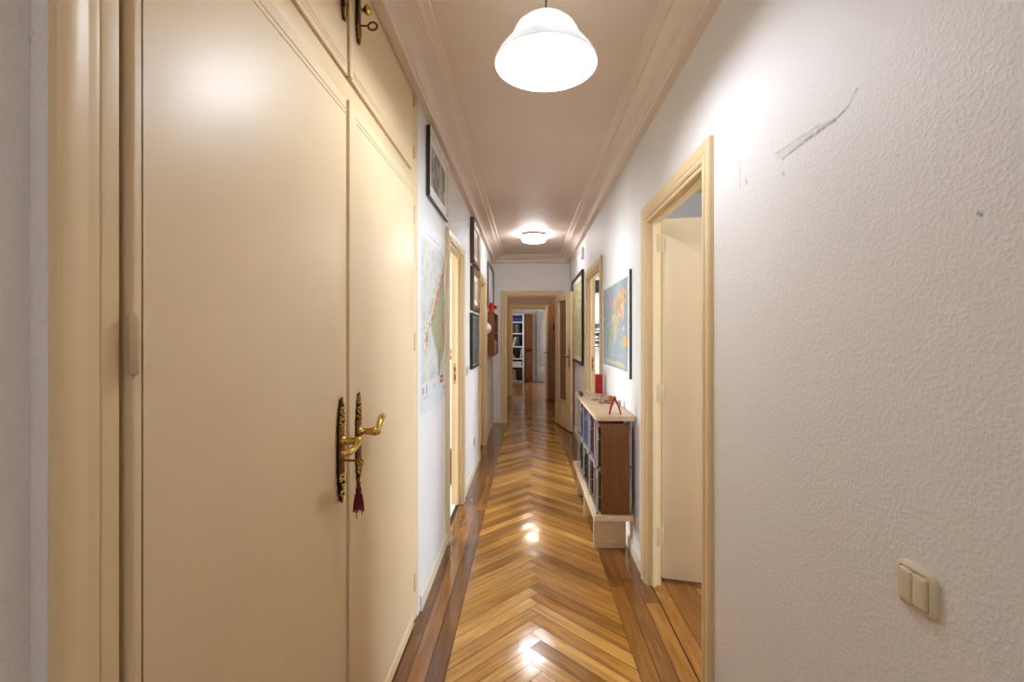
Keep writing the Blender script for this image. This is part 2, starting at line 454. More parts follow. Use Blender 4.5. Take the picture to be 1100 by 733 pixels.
def strips(x0, n, w, y0, y1, mi, lo=0.9, hi=2.2):
    for i in range(n):
        y = y0-random.uniform(0, 1.2)
        while y < y1:
            L = random.uniform(lo, hi); a, b = max(y, y0), min(y+L, y1)
            if b-a > 0.02:
                X0, X1 = x0+i*w+gp, x0+(i+1)*w-gp
                plank(fl, [(X0, a+gp), (X1, a+gp), (X1, b-gp), (X0, b-gp)], [(a, X0), (a, X1), (b, X1), (b, X0)], mi)
            y += L
strips(HB0-3*0.0755, 3, 0.0755, YB, 11.0, 1)
strips(HB1, 3, 0.0767, YB, 11.0, 1)
strips(HB0-3*0.0755-0.20, 2, 0.1, 7.7, 11.0, 1)
strips(0.694, 20, 0.078, 0.2, 7.4, 2)
strips(-1.6, 17, 0.0743, 11.0, 14.4, 2); strips(HB1, 15, 0.076, 11.0, 14.4, 2)
# sub-floor showing as dark joints, and the tiled side room
fl.box(-0.70, 3.5, YB-0.1, 14.5, -0.06, -0.0017, 3)
fl.box(-1.7, -0.70, 10.9, 14.5, -0.06, -0.0017, 3)
TS = 0.33
for i in range(9):
    for j in range(9):
        x1 = XL-0.02-i*TS; y0 = 2.45+j*TS
        fl.box(x1-TS+0.002, x1-0.002 if i else XL-0.045, y0+0.002, y0+TS-0.002, -0.02, 0.001 if i else 0.0005, 4)
fl.box(-3.1, -0.70, 2.4, 5.3, -0.06, -0.004, 3)
struct(fl, 'floor', [M['plank'], M['border'], M['roomplank'], M['gap'], M['tile']], 'varnished oak herringbone floor with straight border boards', 'floor')

# ------------------------------------------------------------------ door frames
CAS = [(0.090, 0.0), (0.090, 0.016), (0.087, 0.021), (0.081, 0.0235), (0.074, 0.0225), (0.050, 0.0185), (0.046, 0.0165), (0.045, 0.0125), (0.042, 0.0125), (0.041, 0.018), (0.036, 0.0215),
       (0.027, 0.0215), (0.020, 0.018), (0.017, 0.0145), (0.016, 0.010), (0.006, 0.0095), (0.003, 0.008), (0.0, 0.004), (0.0, -0.018), (-0.012, -0.018), (-0.014, -0.020), (-0.014, -0.038), (-0.012, -0.040), (0.0, -0.040)]
def casing(fn, d, parent, th=TH, back=True):
    a, b = d
    pr = list(CAS)+([(0.0, -th-0.012), (0.07, -th-0.016), (0.075, -th-0.010), (0.075, -th)] if back else [(0.0, -th)])
    rows = [[fn(a-t, 0.0, q) for t, q in pr], [fn(a-t, HO+t, q) for t, q in pr], [fn(b+t, HO+t, q) for t, q in pr], [fn(b+t, 0.0, q) for t, q in pr]]
    mb = MB(); mb.strip(rows, 0, False)
    return build(mb, 'door_frame', M['cream_frame'], parent, smooth=True, angle=25)

def hinge(parent, x, y, z, r=0.007, h=0.09, plate=None):
    mb = MB()
    mb.lathe([(0.001, 0), (r*0.8, 0.0015), (r, 0.004), (r, h*0.49), (r*0.85, h*0.495), (r*0.85, h*0.505), (r, h*0.51), (r, h-0.005), (r*0.7, h-0.001), (0.001, h+0.002)], (x, y, z), 14, 0, caps=True)
    if plate: mb.box(*plate)
    return build(mb, 'hinge', M['cream_dirty'], parent)

def door_root(i, loc, label):
    return empty('door_%d' % i, loc, label, 'door', None, 'structure')

# door 1: near right, its leaf standing open inside the room
d1 = door_root(1, (XR, sum(D1)/2, 0), 'cream panelled doorway nearest on the right wall with its flush leaf open')
casing(RW, D1, d1, back=False)
h0 = Vector((0.771, 2.694)); h1 = Vector((1.53, 2.50)); ax = (h1-h0).normalized(); nx = Vector((-ax.y, ax.x))
if nx.y > 0: nx = -nx
def leafbox(mb, o, a0, a1, n0, n1, z0, z1, ax, nx, mi=0, bev=0.0):
    P = [o+ax*a0+nx*n0, o+ax*a1+nx*n0, o+ax*a1+nx*n1, o+ax*a0+nx*n1]
    mb.hexa([(p.x, p.y, z0) for p in P]+[(p.x, p.y, z1) for p in P], mi, bev)
mb = MB(); leafbox(mb, h0, 0.0, 0.80, -0.02, 0.018, 0.012, 2.05, ax, nx, 0, 0.004); leafbox(mb, h0, -0.001, 0.804, 0.004, 0.016, 0.02, 2.058, ax, nx, 0, 0.003)
lf = build(mb, 'door_leaf', M['cream'], d1)
for z in (0.22, 1.02, 1.86): hinge(d1, 0.757, 2.640, z, 0.0075, 0.10, (0.722, 0.750, 2.6175, 2.6195, z, z+0.1))
mb = MB(); mb.box(0.7455, 0.800, 2.720, 2.80, 0.0, 2.10, 0, .003); build(mb, 'gap_blocker', M['cream_frame'], d1)  # block added behind the open leaf to keep the hinge gap dark
# door handle at the free end, inside the room
mb = MB(); p = h0+ax*0.74+nx*0.02
mb.tube([(p.x, p.y, 1.03), (p.x+nx.x*0.05, p.y+nx.y*0.05, 1.03), (p.x+nx.x*0.055-ax.x*0.1, p.y+nx.y*0.055-ax.y*0.1, 1.035)], [0.011, 0.009, 0.008])
leafbox(mb, h0, 0.72, 0.76, 0.018, 0.024, 0.92, 1.14, ax, nx, 0, 0.002)
build(mb, 'lever_handle', M['brass_bright'], lf)

def strike(parent, fn, u, z, d0):
    mb = MB()
    for z0, z1, w in ((z-0.085, z+0.085, 0.011),):
        mb.hexa([fn(u, z0, d0), fn(u, z0, d0-2*w), fn(u-0.0015, z0, d0-2*w), fn(u-0.0015, z0, d0), fn(u, z1, d0), fn(u, z1, d0-2*w), fn(u-0.0015, z1, d0-2*w), fn(u-0.0015, z1, d0)], 0)
    for z0, z1 in ((z+0.02, z+0.055), (z-0.055, z-0.005)):
        mb.hexa([fn(u-0.001, z0, d0-0.005), fn(u-0.001, z0, d0-0.016), fn(u-0.0022, z0, d0-0.016), fn(u-0.0022, z0, d0-0.005),
                 fn(u-0.001, z1, d0-0.005), fn(u-0.001, z1, d0-0.016), fn(u-0.0022, z1, d0-0.016), fn(u-0.0022, z1, d0-0.005)], 1)
    return build(mb, 'strike_plate', [M['gilt'], M['dark_metal']], parent, smooth=False)

d2 = door_root(2, (XR, sum(D2)/2, 0), 'open cream doorway on the right wall beyond the blue framed map')
casing(RW, D2, d2); strike(d2, RW, D2[1], 1.08, -0.042)
d3 = door_root(3, (XL, sum(D3)/2, 0), 'open cream doorway on the left wall just past the paper map')
casing(LW, D3, d3); strike(d3, LW, D3[1], 1.08, -0.042)
d4 = door_root(4, (XL, sum(D4)/2, 0), 'cream doorway with closed leaf on the left wall past the stacked pictures')
casing(LW, D4, d4, back=False)
mb = MB(); mb.hexa([LW(D4[0], .008, -.041), LW(D4[1], .008, -.041), LW(D4[1], .008, -.08), LW(D4[0], .008, -.08), LW(D4[0], HO, -.041), LW(D4[1], HO, -.041), LW(D4[1], HO, -.08), LW(D4[0], HO, -.08)], 0, 0.003)
l4 = build(mb, 'door_leaf', M['cream'], d4)
mb = MB(); mb.tube([LW(D4[0]+.06, 1.04, -.041), LW(D4[0]+.06, 1.04, .006), LW(D4[0]+.075, 1.04, .012), LW(D4[0]+.16, 1.045, .012)], [.011, .009, .009, .007]); mb.box(XL-.0415, XL-.036, D4[0]+.042, D4[0]+.078, .93, 1.13, 0, .002)
build(mb, 'lever_handle', M['brass'], l4)

# door 5: end doorway with a glazed leaf swung back to the right wall
d5 = door_root(5, (sum(D5)/2, YE, 0), 'cream doorway in the end wall with a glazed leaf swung open against the right wall')
casing(EW, D5, d5)
h0 = Vector((0.447, YE-0.008)); h1 = Vector((0.617, 6.72)); ax = (h1-h0).normalized(); nx = Vector((-ax.y, ax.x))
if nx.x > 0: nx = -nx
LW5 = 0.815; mb = MB()
def lb(a0, a1, z0, z1, n0=-0.04, n1=0.0, bev=0.003): leafbox(mb, h0, a0, a1, n0, n1, z0, z1, ax, nx, 0, bev)
G0, G1, GZ0, GZ1 = 0.20, 0.615, 0.42, 1.93
lb(0, G0, 0.012, 2.03); lb(G1, LW5, 0.012, 2.03); lb(G0-0.001, G1+0.001, 0.012, GZ0); lb(G0-0.001, G1+0.001, GZ1, 2.03)
for a0, a1, z0, z1 in ((G0-.022, G0+.004, GZ0-.022, GZ1+.022), (G1-.004, G1+.022, GZ0-.022, GZ1+.022), (G0, G1, GZ0-.022, GZ0+.004), (G0, G1, GZ1-.004, GZ1+.022)):
    lb(a0, a1, z0, z1, -0.001, 0.010, 0.004)
lf = build(mb, 'door_leaf', M['cream'], d5)
mb = MB(); leafbox(mb, h0, G0, G1, -0.025, -0.019, GZ0, GZ1, ax, nx)
build(mb, 'glass_pane', M['amber'], lf, label='amber patterned glass pane')
mb = MB(); leafbox(mb, h0, .735, .775, 0, .005, .94, 1.20, ax, nx, 0, .002)
p = h0+ax*0.755; q = p+nx*0.055; r = q-ax*0.11
mb.tube([(p.x, p.y, 1.09), (q.x, q.y, 1.09), (q.x-ax.x*.02, q.y-ax.y*.02, 1.092), (r.x, r.y, 1.10)], [.012, .009, .01, .007])
build(mb, 'lever_handle', M['brass'], lf)
mb = MB(); mb.tube([(p.x-nx.x*.04, p.y-nx.y*.04, 1.09), (p.x-nx.x*.06, p.y-nx.y*.06, 1.09)], .009); leafbox(mb, h0, .735, .775, -.045, -.04, .98, 1.16, ax, nx)
build(mb, 'rear_handle', M['brass'], lf)
for z in (0.2, 1.0, 1.8): hinge(d5, 0.452, YE-0.028, z, 0.007, 0.09)

# door 6: second doorway across the hall
d6 = door_root(6, (sum(D6)/2, 10.98, 0), 'second cream doorway across the hall seen through the end doorway')
casing(HW, D6, d6)
h0 = Vector((0.452, 10.95)); h1 = Vector((0.402, 10.17)); ax = (h1-h0).normalized(); nx = Vector((-ax.y, ax.x))
if nx.x > 0: nx = -nx
mb = MB(); leafbox(mb, h0, 0, 0.79, -0.045, 0, 0.012, 2.03, ax, nx, 0, 0.003)
lf = build(mb, 'door_leaf', M['cream'], d6)
for sg in (1, -1):
    mb = MB(); n0 = nx*(0.0 if sg > 0 else -0.045); p = h0+ax*.73+n0; q = p+nx*sg*.05; r = q-ax*.1
    mb.tube([(p.x, p.y, 1.03), (q.x, q.y, 1.03), (r.x, r.y, 1.035)], [.011, .009, .008]); build(mb, 'lever_handle', M['brass_bright'], lf)
# brown leaf standing open in the hall
br = door_root(7, (0.53, 9.85, 0), 'dark brown wooden door leaf standing open in the hall at the right')
h0 = Vector((0.665, 9.52)); h1 = Vector((0.44, 10.14)); ax = (h1-h0).normalized(); nx = Vector((-ax.y, ax.x))
if nx.x > 0: nx = -nx
mb = MB(); leafbox(mb, h0, 0, 0.66, -0.04, 0, 0.012, 2.02, ax, nx, 0, .003)
for z0, z1 in ((.2, .85), (1.05, 1.85)): leafbox(mb, h0, .1, .56, -.001, .008, z0, z1, ax, nx, 0, .004)
lf = build(mb, 'door_leaf', wood('tan_brown_wood', (116, 74, 36), (160, 108, 58), .4, (20, 20, 2)), br)
mb = MB(); p = h0+ax*.30+nx*.0; leafbox(mb, h0, .27, .33, 0, .02, 1.50, 1.66, ax, nx, 0, .004); build(mb, 'letter_grille', M['black'], lf)
mb = MB(); p = h0+ax*.58; q = p+nx*.05; r = q-ax*.09; mb.tube([(p.x, p.y, 1.02), (q.x, q.y, 1.02), (r.x, r.y, 1.02)], [.011, .009, .008]); build(mb, 'lever_handle', M['brass_bright'], lf)

# windows of the side rooms (they let the daylight in)
def window(i, fn, u0, u1, z0, z1, label):
    w = empty('window_%d' % i, fn((u0+u1)/2, z0, 0), label, 'window', None, 'structure')
    mb = MB()
    def bar(a, b, c, d): mb.hexa([fn(a, c, -.02), fn(b, c, -.02), fn(b, c, -.07), fn(a, c, -.07), fn(a, d, -.02), fn(b, d, -.02), fn(b, d, -.07), fn(a, d, -.07)], 0, .003)
    for a, b, c, d in ((u0, u0+.06, z0, z1), (u1-.06, u1, z0, z1), (u0, u1, z0, z0+.06), (u0, u1, z1-.06, z1), ((u0+u1)/2-.04, (u0+u1)/2+.04, z0, z1)): bar(a, b, c, d)
    build(mb, 'window_frame', M['white'], w)
    mb = MB(); mb.hexa([fn(u0+.03, z0+.03, -.042), fn(u1-.03, z0+.03, -.042), fn(u1-.03, z0+.03, -.046), fn(u0+.03, z0+.03, -.046), fn(u0+.03, z1-.03, -.042), fn(u1-.03, z1-.03, -.042), fn(u1-.03, z1-.03, -.046), fn(u0+.03, z1-.03, -.046)])
    build(mb, 'pane', M['pane'], w)
window(1, lambda u, z, d: (3.4-d, u, z), 1.0, 2.4, 0.9, 2.2, 'white window of the near right room')
window(2, lambda u, z, d: (3.4-d, u, z), 5.0, 6.6, 0.9, 2.2, 'white window of the far right room')
window(3, lambda u, z, d: (-3.0+d, u, z), 3.2, 4.8, 0.9, 2.2, 'white window of the left room')
window(4, lambda u, z, d: (-1.6+d, u, z), 12.0, 13.4, 0.9, 2.2, 'white window of the farthest room')

# ------------------------------------------------------------------ built-in wardrobe on the left
w = empty('wardrobe', (-0.56, 1.45, 0), 'cream built-in wardrobe with brass handles filling the near left wall', 'wardrobe')
XF = -0.558
mb = MB(); mb.box(-1.10, -0.585, 0.58, 2.33, 0.0, 2.67)
build(mb, 'carcass', M['cream'], w)
mb = MB()
# left stile with its moulded edge
P = [(0.5635, -0.62), (0.5635, XF-0.006), (0.566, XF-0.001), (0.571, XF+0.001), (0.590, XF+0.0005), (0.598, XF-0.002), (0.602, XF-0.002), (0.608, XF-0.0005), (0.614, XF-0.001), (0.616, XF-0.0035), (0.618, XF-0.001), (0.622, XF), (0.642, XF), (0.646, XF-0.003), (0.6465, -0.62)]
mb.strip([[(x, y, 0.0) for y, x in P], [(x, y, 2.67) for y, x in P]], 0, True, True)
# right stile
P = [(2.247, -0.62), (2.247, XF-0.002), (2.250, XF+0.002), (2.290, XF+0.004), (2.296, XF+0.001), (2.300, XF+0.004), (2.330, XF+0.010), (2.365, XF+0.010), (2.374, XF+0.004), (2.375, -0.62)]
mb.strip([[(x, y, 0.0) for y, x in P], [(x, y, 2.67) for y, x in P]], 0, True, True)
mb.box(-0.60, XF, 0.646, 2.248, 2.116, 2.184, 0, 0.002)
mb.box(-0.60, XF, 0.646, 2.248, 2.605, 2.67, 0, 0.002)
mb.box(-0.60, XF-0.004, 0.646, 2.248, 0.0, 0.010)
build(mb, 'frame', M['cream_frame'], w, angle=25)

def wdoor(name, y0, y1, z0, z1, xf, pi, pj, ptop, pbot=0.06, astragal=None, vline=False):
    mb = MB(); mb.box(xf-0.028, xf, y0, y1, z0, z1, 0, 0.004, 3)
    # double bead along the head and foot of the door, a fine one at the hinge edge
    def bead(a, b, q, t, h=0.0022, flat=False):
        P = lambda e: [(a+e, q+e), (b-e, q+e), (b-e, t-e), (a+e, t-e)]
        rows = [[(xf+d, y, z) for y, z in P(e)] for e, d in ((0.0, -0.001), (0.0008, h*.7), (0.002, h), (0.003, h))]
        mb.strip(rows, 0, True); mb.face(rows[-1])
    for za, zb in ((z1-ptop-.006, z1-ptop), (z1-ptop+.008, z1-ptop+.014), (z0+pbot, z0+pbot+.006), (z0+pbot-.014, z0+pbot-.008)): bead(y0+pi, y1-pj, za, zb)
    if vline: bead(y0+.0125, y0+.0165, z0+pbot, z1-ptop, .0004)
    if astragal:
        mb.box(xf-0.001, xf+0.007, astragal[0], astragal[1], z0, z1, 0, 0.003, 2)
    return build(mb, 'door', M['cream'], w, angle=18)
XD0, XD1 = -0.549, -0.541
ld = wdoor('door', 0.6555, 1.428, 0.012, 2.113, XD0, 0.014, 0.002, 0.045, vline=True)
rd = wdoor('door', 1.433, 2.244, 0.012, 2.113, XD1, 0.055, 0.004, 0.046)
lu = wdoor('door', 0.6555, 1.442, 2.188, 2.602, XD0, 0.012, 0.03, 0.03, 0.03)
ru = wdoor('door', 1.447, 2.244, 2.188, 2.602, XD0+0.002, 0.03, 0.012, 0.03, 0.03, (1.436, 1.462))
for par, y, zs in ((ld, 0.652, (0.2, 1.337, 1.92)), (rd, 2.247, (0.17, 1.32, 1.93)), (lu, 0.652, (2.25, 2.50)), (ru, 2.247, (2.24, 2.49))):
    for z in zs: hinge(par, -0.546 if y < 1 else -0.540, y, z, 0.0068, 0.086 if z < 2.1 else 0.06)

def fancy_plate(mb, X, y, z0, z1, hw, endl, rnd):
    """long backplate with leafy pierced ends: outline, ridge and beads"""
    zc0, zc1 = z0+endl, z1-endl
    right = [(hw, zc0), (hw, zc1)]
    def end(sz, zc, ztip):
        o = []; n = 7
        for i in range(n):
            t = i/(n-1); ww = hw*(1.08-0.78*t**1.5)
            z = zc+(ztip-zc)*t
            o.append((ww*(1.0 if i % 2 == 0 else 0.78), z))
        o.append((0.0, ztip+sz*0.006))
        return o
    top = end(1, zc1, z1); bot = end(-1, zc0, z0)
    R = list(reversed(bot))+top
    out = R+[(-u, z) for u, z in reversed(R[1:-1])]
    mb.prism(out, lambda u, v, d: (X+d, y+u, v), -0.001, 0.0045, 1)
    mb.prism([(hw*.98, zc0+.002), (hw*.98, zc1-.002), (-hw*.98, zc1-.002), (-hw*.98, zc0+.002)], lambda u, v, d: (X+d, y+u, v), 0.003, 0.0056)
    mb.prism([(hw*.55, zc0+.004), (hw*.55, zc1-.004), (-hw*.55, zc1-.004), (-hw*.55, zc0+.004)], lambda u, v, d: (X+d, y+u, v), 0.004, 0.0072)
    for sz, zc, zt in ((1, zc1, z1), (-1, zc0, z0)):
        n = 9
        for i in range(n):
            t = (i+0.3)/n; z = zc+(zt-zc)*t; ww = hw*(0.95-0.7*t**1.4)
            for sgn in (-1, 1):
                mb.ball((X+0.0055, y+sgn*ww*0.72, z), 0.0036+0.0014*rnd.random(), 2 if rnd.random() < .7 else 1, 1.0, 1.1, 1.0, 8)
            if i % 2 == 0: mb.ball((X+0.006, y, z), 0.0046, 2, 0.8, 0.9, 1.4, 8)
        mb.ball((X+0.005, y, zt+sz*0.004), 0.0042, 0, 0.9, 0.9, 1.8, 8)
rnd = random.Random(3)
for par, y, X, sgn, zz in ((ld, 1.372, XD0+0.003, -1, 1.085), (rd, 1.497, XD1, 1, 1.088)):
    mb = MB(); fancy_plate(mb, X, y, 0.915, 1.203, 0.0205, 0.075, rnd)
    mb.torus((X+0.006, y, 1.02), 0.007, 0.0018, 'X'); build(mb, 'backplate', [M['brass'], M['dark_brass'], M['brass_bright']], par, angle=40)
    mb = MB()
    # rose, neck and the curled lever
    mb.lathe([(0.001, 0.004), (0.017, 0.004), (0.0175, 0.009), (0.014, 0.013), (0.0115, 0.018), (0.010, 0.026), (0.0105, 0.040), (0.013, 0.046), (0.0145, 0.052), (0.013, 0.060), (0.007, 0.066), (0.001, 0.068)], (X, y, zz), 18, 0, 'X')
    if sgn > 0:
        path = [(X+.055, y, zz), (X+.056, y+.016, zz-.006), (X+.056, y+.032, zz+.000), (X+.055, y+.052, zz+.020), (X+.053, y+.074, zz+.032), (X+.052, y+.094, zz+.034), (X+.051, y+.104, zz+.030)]
    else:
        path = [(X+.055, y, zz), (X+.056, y-.016, zz-.004), (X+.056, y-.032, zz-.010), (X+.055, y-.052, zz-.014), (X+.053, y-.074, zz-.014), (X+.052, y-.094, zz-.012), (X+.051, y-.106, zz-.010)]
    mb.tube(path, [.0125, .0125, .0085, .0105, .0125, .0115, .006], 12, 0, 0.8)
    mb.ball(path[0], .0135, 0, 1, 1, 1, 12); mb.ball(path[-1], .0085, 0, .9, 1, .9, 10)
    build(mb, 'lever_handle', M['brass_bright'], par)
# upper doors: plates, one with a knob
for par, y, X, knob in ((lu, 1.395, XD0+0.003, False), (ru, 1.507, XD0+0.005, True)):
    mb = MB(); fancy_plate(mb, X, y, 2.335, 2.53, 0.015, 0.05, rnd); build(mb, 'backplate', [M['bronze'], M['dark_brass'], M['brass']], par, angle=40)
    mb = MB(); mb.lathe([(0.001, 0.004), (0.008, 0.004), (0.006, 0.012), (0.006, 0.020), (0.012, 0.025), (0.0165, 0.031), (0.0165, 0.036), (0.010, 0.041), (0.001, 0.043)], (X, y, 2.437 if knob else 2.455), 16, 0, 'X'); build(mb, 'knob', M['brass_bright'], par)

# keys stand in the locks
k1 = empty('key', (-0.50, 1.372, 0.87), 'small key with a dark red tassel hanging from the left lower wardrobe lock', 'key')
mb = MB(); X = XD0+.003
mb.tube([(X+.008, 1.372, 1.028), (X+.04, 1.373, 1.028), (X+.056, 1.374, 1.028)], .0034, 8); mb.torus((X+.0605, 1.374, 1.022), .007, .0024, 'Y', sx=.8, sy=1.1)
build(mb, 'key_bow', M['brass'], k1)
mb = MB(); T = (X+.052, 1.376)
mb.tube([(X+.062, 1.374, 1.016), (X+.058, 1.376, .99), (T[0], T[1], .963)], .0014, 6)
mb.lathe([(.001, .968), (.004, .966), (.0065, .958), (.0055, .950), (.008, .946), (.0085, .938), (.007, .932), (.0085, .925), (.012, .905), (.0145, .890), (.013, .887), (.001, .889)], (T[0], T[1], 0), 16)
for i in range(14):
    a = 2*PI*i/14; mb.tube([(T[0]+.008*math.cos(a), T[1]+.008*math.sin(a), .93), (T[0]+.0125*math.cos(a), T[1]+.0125*math.sin(a), .905), (T[0]+.0145*math.cos(a), T[1]+.0145*math.sin(a), .884-.006*rnd.random())], .0019, 5)
for a, z in ((.3, .868), (2.6, .856)): mb.tube([(T[0]+.009*math.cos(a), T[1]+.009*math.sin(a), .89), (T[0]+.009*math.cos(a), T[1]+.009*math.sin(a), z)], .0014, 5)
build(mb, 'tassel', M['tassel'], k1, label='dark red thread tassel')
k2 = empty('key', (-0.52, 1.507, 2.387), 'dark key standing in the lock of the right upper wardrobe door', 'key')
mb = MB(); X = XD0+.005
mb.tube([(X+.004, 1.507, 2.387), (X+.034, 1.507, 2.386)], .0028, 8); build(mb, 'shank', M['bronze'], k2)
mb = MB(); mb.torus((X+.048, 1.507, 2.385), .0125, .003, 'Y', sx=1.15, sy=1.0); build(mb, 'key_bow', M['bronze'], k2)

# ------------------------------------------------------------------ lamps
# pendant
pc = (0.064, 1.62); RZ = 2.325
pl = empty('pendant_lamp', (pc[0], pc[1], RZ), 'white bell-shaped glass pendant lamp hanging nearest in the corridor', 'lamp')
mb = MB()
so = [(0.018, .158), (.05, .154), (.08, .142), (.102, .122), (.113, .102), (.118, .088), (.123, .078), (.134, .066), (.150, .047), (.164, .028), (.174, .010), (.1765, 0.0)]
si = [(.1735, -.001), (.171, .010), (.161, .027), (.147, .045), (.131, .063), (.119, .076), (.114, .088), (.109, .101), (.098, .119), (.077, .138), (.049, .150), (.018, .154)]
mb.lathe(so+si, (pc[0], pc[1], RZ), 64); build(mb, 'lamp_shade', M['opal'], pl)
mb = MB(); mb.lathe([(.001, .186), (.012, .184), (.017, .174), (.0175, .150), (.020, .146), (.022, .135), (.022, .116), (.018, .112), (.001, .112)], (pc[0], pc[1], RZ), 24); build(mb, 'lamp_holder', M['white'], pl)
mb = MB(); BR = .056; bp = [(.001, .114), (.0145, .113), (.016, .100), (.022, .086)]
bp += [(BR*math.sin(t), .034+BR*math.cos(t)) for t in [0.42+i*(PI-0.44)/16 for i in range(17)]]
mb.lathe(bp, (pc[0], pc[1], RZ), 32); build(mb, 'bulb', M['bulb'], pl)
mb = MB(); mb.tube([(pc[0], pc[1], RZ+.18), (pc[0], pc[1], ZC-.02)], .0028, 8); build(mb, 'cord', plain('lamp_cord', (70, 62, 56), .6), pl)
mb = MB(); mb.lathe([(.001, -.04), (.02, -.038), (.045, -.018), (.05, 0.0)], (pc[0], pc[1], ZC), 24); build(mb, 'ceiling_rose', M['white'], pl)

def flush_lamp(x, y, label, mat):
    c = empty('ceiling_lamp', (x, y, ZC-.11), label, 'lamp')
    mb = MB(); R = .168; pts = [(R*math.cos(PI/2+i*PI/3), R*math.sin(PI/2+i*PI/3)) for i in range(6)]
    mb.prism(pts, lambda u, v, d: (x+u, y+v, ZC-d), 0.0, 0.024); build(mb, 'base_plate', M['bronze'], c, smooth=False)
    mb = MB(); mb.lathe([(.110, -.024), (.138, -.027), (.148, -.036), (.150, -.072), (.145, -.086), (.128, -.096), (.080, -.102), (.001, -.103)], (x, y, ZC), 36); build(mb, 'glass_bowl', mat, c)
    for i in range(3):
        a = -PI/2+i*2*PI/3; mb = MB(); mb.ball((x+.150*math.cos(a), y+.150*math.sin(a), ZC-.044), .007, 0, seg=8)
        build(mb, 'screw', M['bronze'], c)
    return c
flush_lamp(0.082, 5.9, 'lit hexagonal-based glass lamp fixed flat on the corridor ceiling', M['lampglass'])
flush_lamp(0.07, -1.35, 'added ceiling lamp behind the viewpoint that brightens the near walls', M['lampglass_fill'])  # unseen lamp, added to lift the light on the near walls
flush_lamp(0.11, 9.55, 'lit glass ceiling lamp in the hall past the end doorway', M['lampglass_b'])

# ------------------------------------------------------------------ wall things
def framed(name, fn, u0, u1, z0, z1, depth, fw, fmat, pmat, label, cat, lip=None, mat_w=0.0, prot=0.0, glass=True, group=None, side=None):
    """a framed sheet: moulded frame, mount, sheet, pane"""
    r = empty(name, fn((u0+u1)/2, z0, prot), label, cat, group)
    P = lambda e: [(u0+e, z0+e), (u1-e, z0+e), (u1-e, z1-e), (u0+e, z1-e)]
    steps = [(0, prot), (0, prot+depth*.85), (fw*.12, prot+depth), (fw*.55, prot+depth*.97), (fw*.75, prot+depth*.80), (fw, prot+depth*.72), (fw, prot+depth*.3)]
    mb = MB(); mb.strip([[fn(u, v, d) for u, v in P(e)] for e, d in steps], 0, True)
    if side is not None:
        for f in list(mb.bm.faces)[:4]: f.material_index = 1
    mb.prism(P(0.002), fn, prot, prot+0.003)
    build(mb, 'frame', [fmat]+([side] if side else []), r, angle=25)
    if lip:
        mb = MB(); mb.strip([[fn(u, v, d) for u, v in P(e)] for e, d in ((fw-.003, prot+depth*.70), (fw-.002, prot+depth*.8), (fw+.010, prot+depth*.62), (fw+.010, prot+depth*.5))], 0, True); build(mb, 'slip', lip, r)
    a = fw-0.002
    if mat_w > 0:
        mb = MB(); mb.prism(P(a), fn, prot+depth*.28, prot+depth*.38); build(mb, 'mount', M['paper'], r, smooth=False)
        a = fw+mat_w
    mb = MB(); mb.prism(P(a), fn, prot+depth*.30, prot+depth*.42); build(mb, 'print', pmat, r, smooth=False)
    if glass:
        mb = MB(); mb.prism(P(fw-.002), fn, prot+depth*.5, prot+depth*.56); build(mb, 'glass', M['pane'], r, smooth=False)
    return r

def engraving(name, dark, light, scale, seed):
    m = N(name); v = m.coord((scale, scale, scale))
    mp = m.n('Mapping'); mp.inputs[1].default_value = (seed, seed*1.7, 0); m.l(v, mp.inputs[0])
    f = m.noise(mp.outputs[0], 4.0, 6, 0.68, 0.8)
    m.set(base=m.ramp(f, [(0.38, lin(dark)), (0.5, lin(tuple((a+b)/2 for a, b in zip(dark, light)))), (0.62, lin(light))]), rough=0.6)
    return m.m
# engraving in an ivory frame next to the wardrobe
framed('framed_engraving', LW, 2.52, 3.11, 2.145, 2.525, 0.024, 0.022, M['whiteframe'], engraving('engraving_print', (104, 98, 90), (188, 178, 164), 2.2, 3.1),
       'grey engraving in a thin ivory frame high on the left wall beside the wardrobe', 'picture', mat_w=.055, prot=0.004, glass=False, side=M['darkframe'])
for z0, z1, lab, sd in ((2.088, 2.525, 'brown framed picture topmost of the three stacked on the left wall', 1), (1.638, 2.062, 'brown framed picture in the middle of the three stacked on the left wall', 5)):
    framed('framed_picture', LW, 4.47, 5.05, z0, z1, 0.036, 0.055, M['brownframe'], engraving('old_print_%d' % sd, (150, 128, 96), (226, 208, 176), 1.5, sd), lab, 'picture', lip=M['gilt'], mat_w=0.06, prot=0.003, glass=False, group='pictures stacked on the left wall')
framed('framed_picture', LW, 4.44, 5.04, 1.072, 1.612, 0.026, 0.030, M['black'], engraving('green_grey_print', (92, 98, 84), (176, 180, 160), 2.0, 9), 'grey-green picture in a thin black frame, lowest of the three stacked', 'picture', lip=M['silver'], mat_w=0.05, prot=0.003, group='pictures stacked on the left wall')
framed('framed_mirror', LW, 6.30, 7.28, 1.80, 2.39, 0.03, 0.035, plain('grey_frame', (96, 100, 106), 0.4), M['paper'], 'grey framed pale picture above the wooden wall shelf', 'picture', prot=0.003, glass=False)

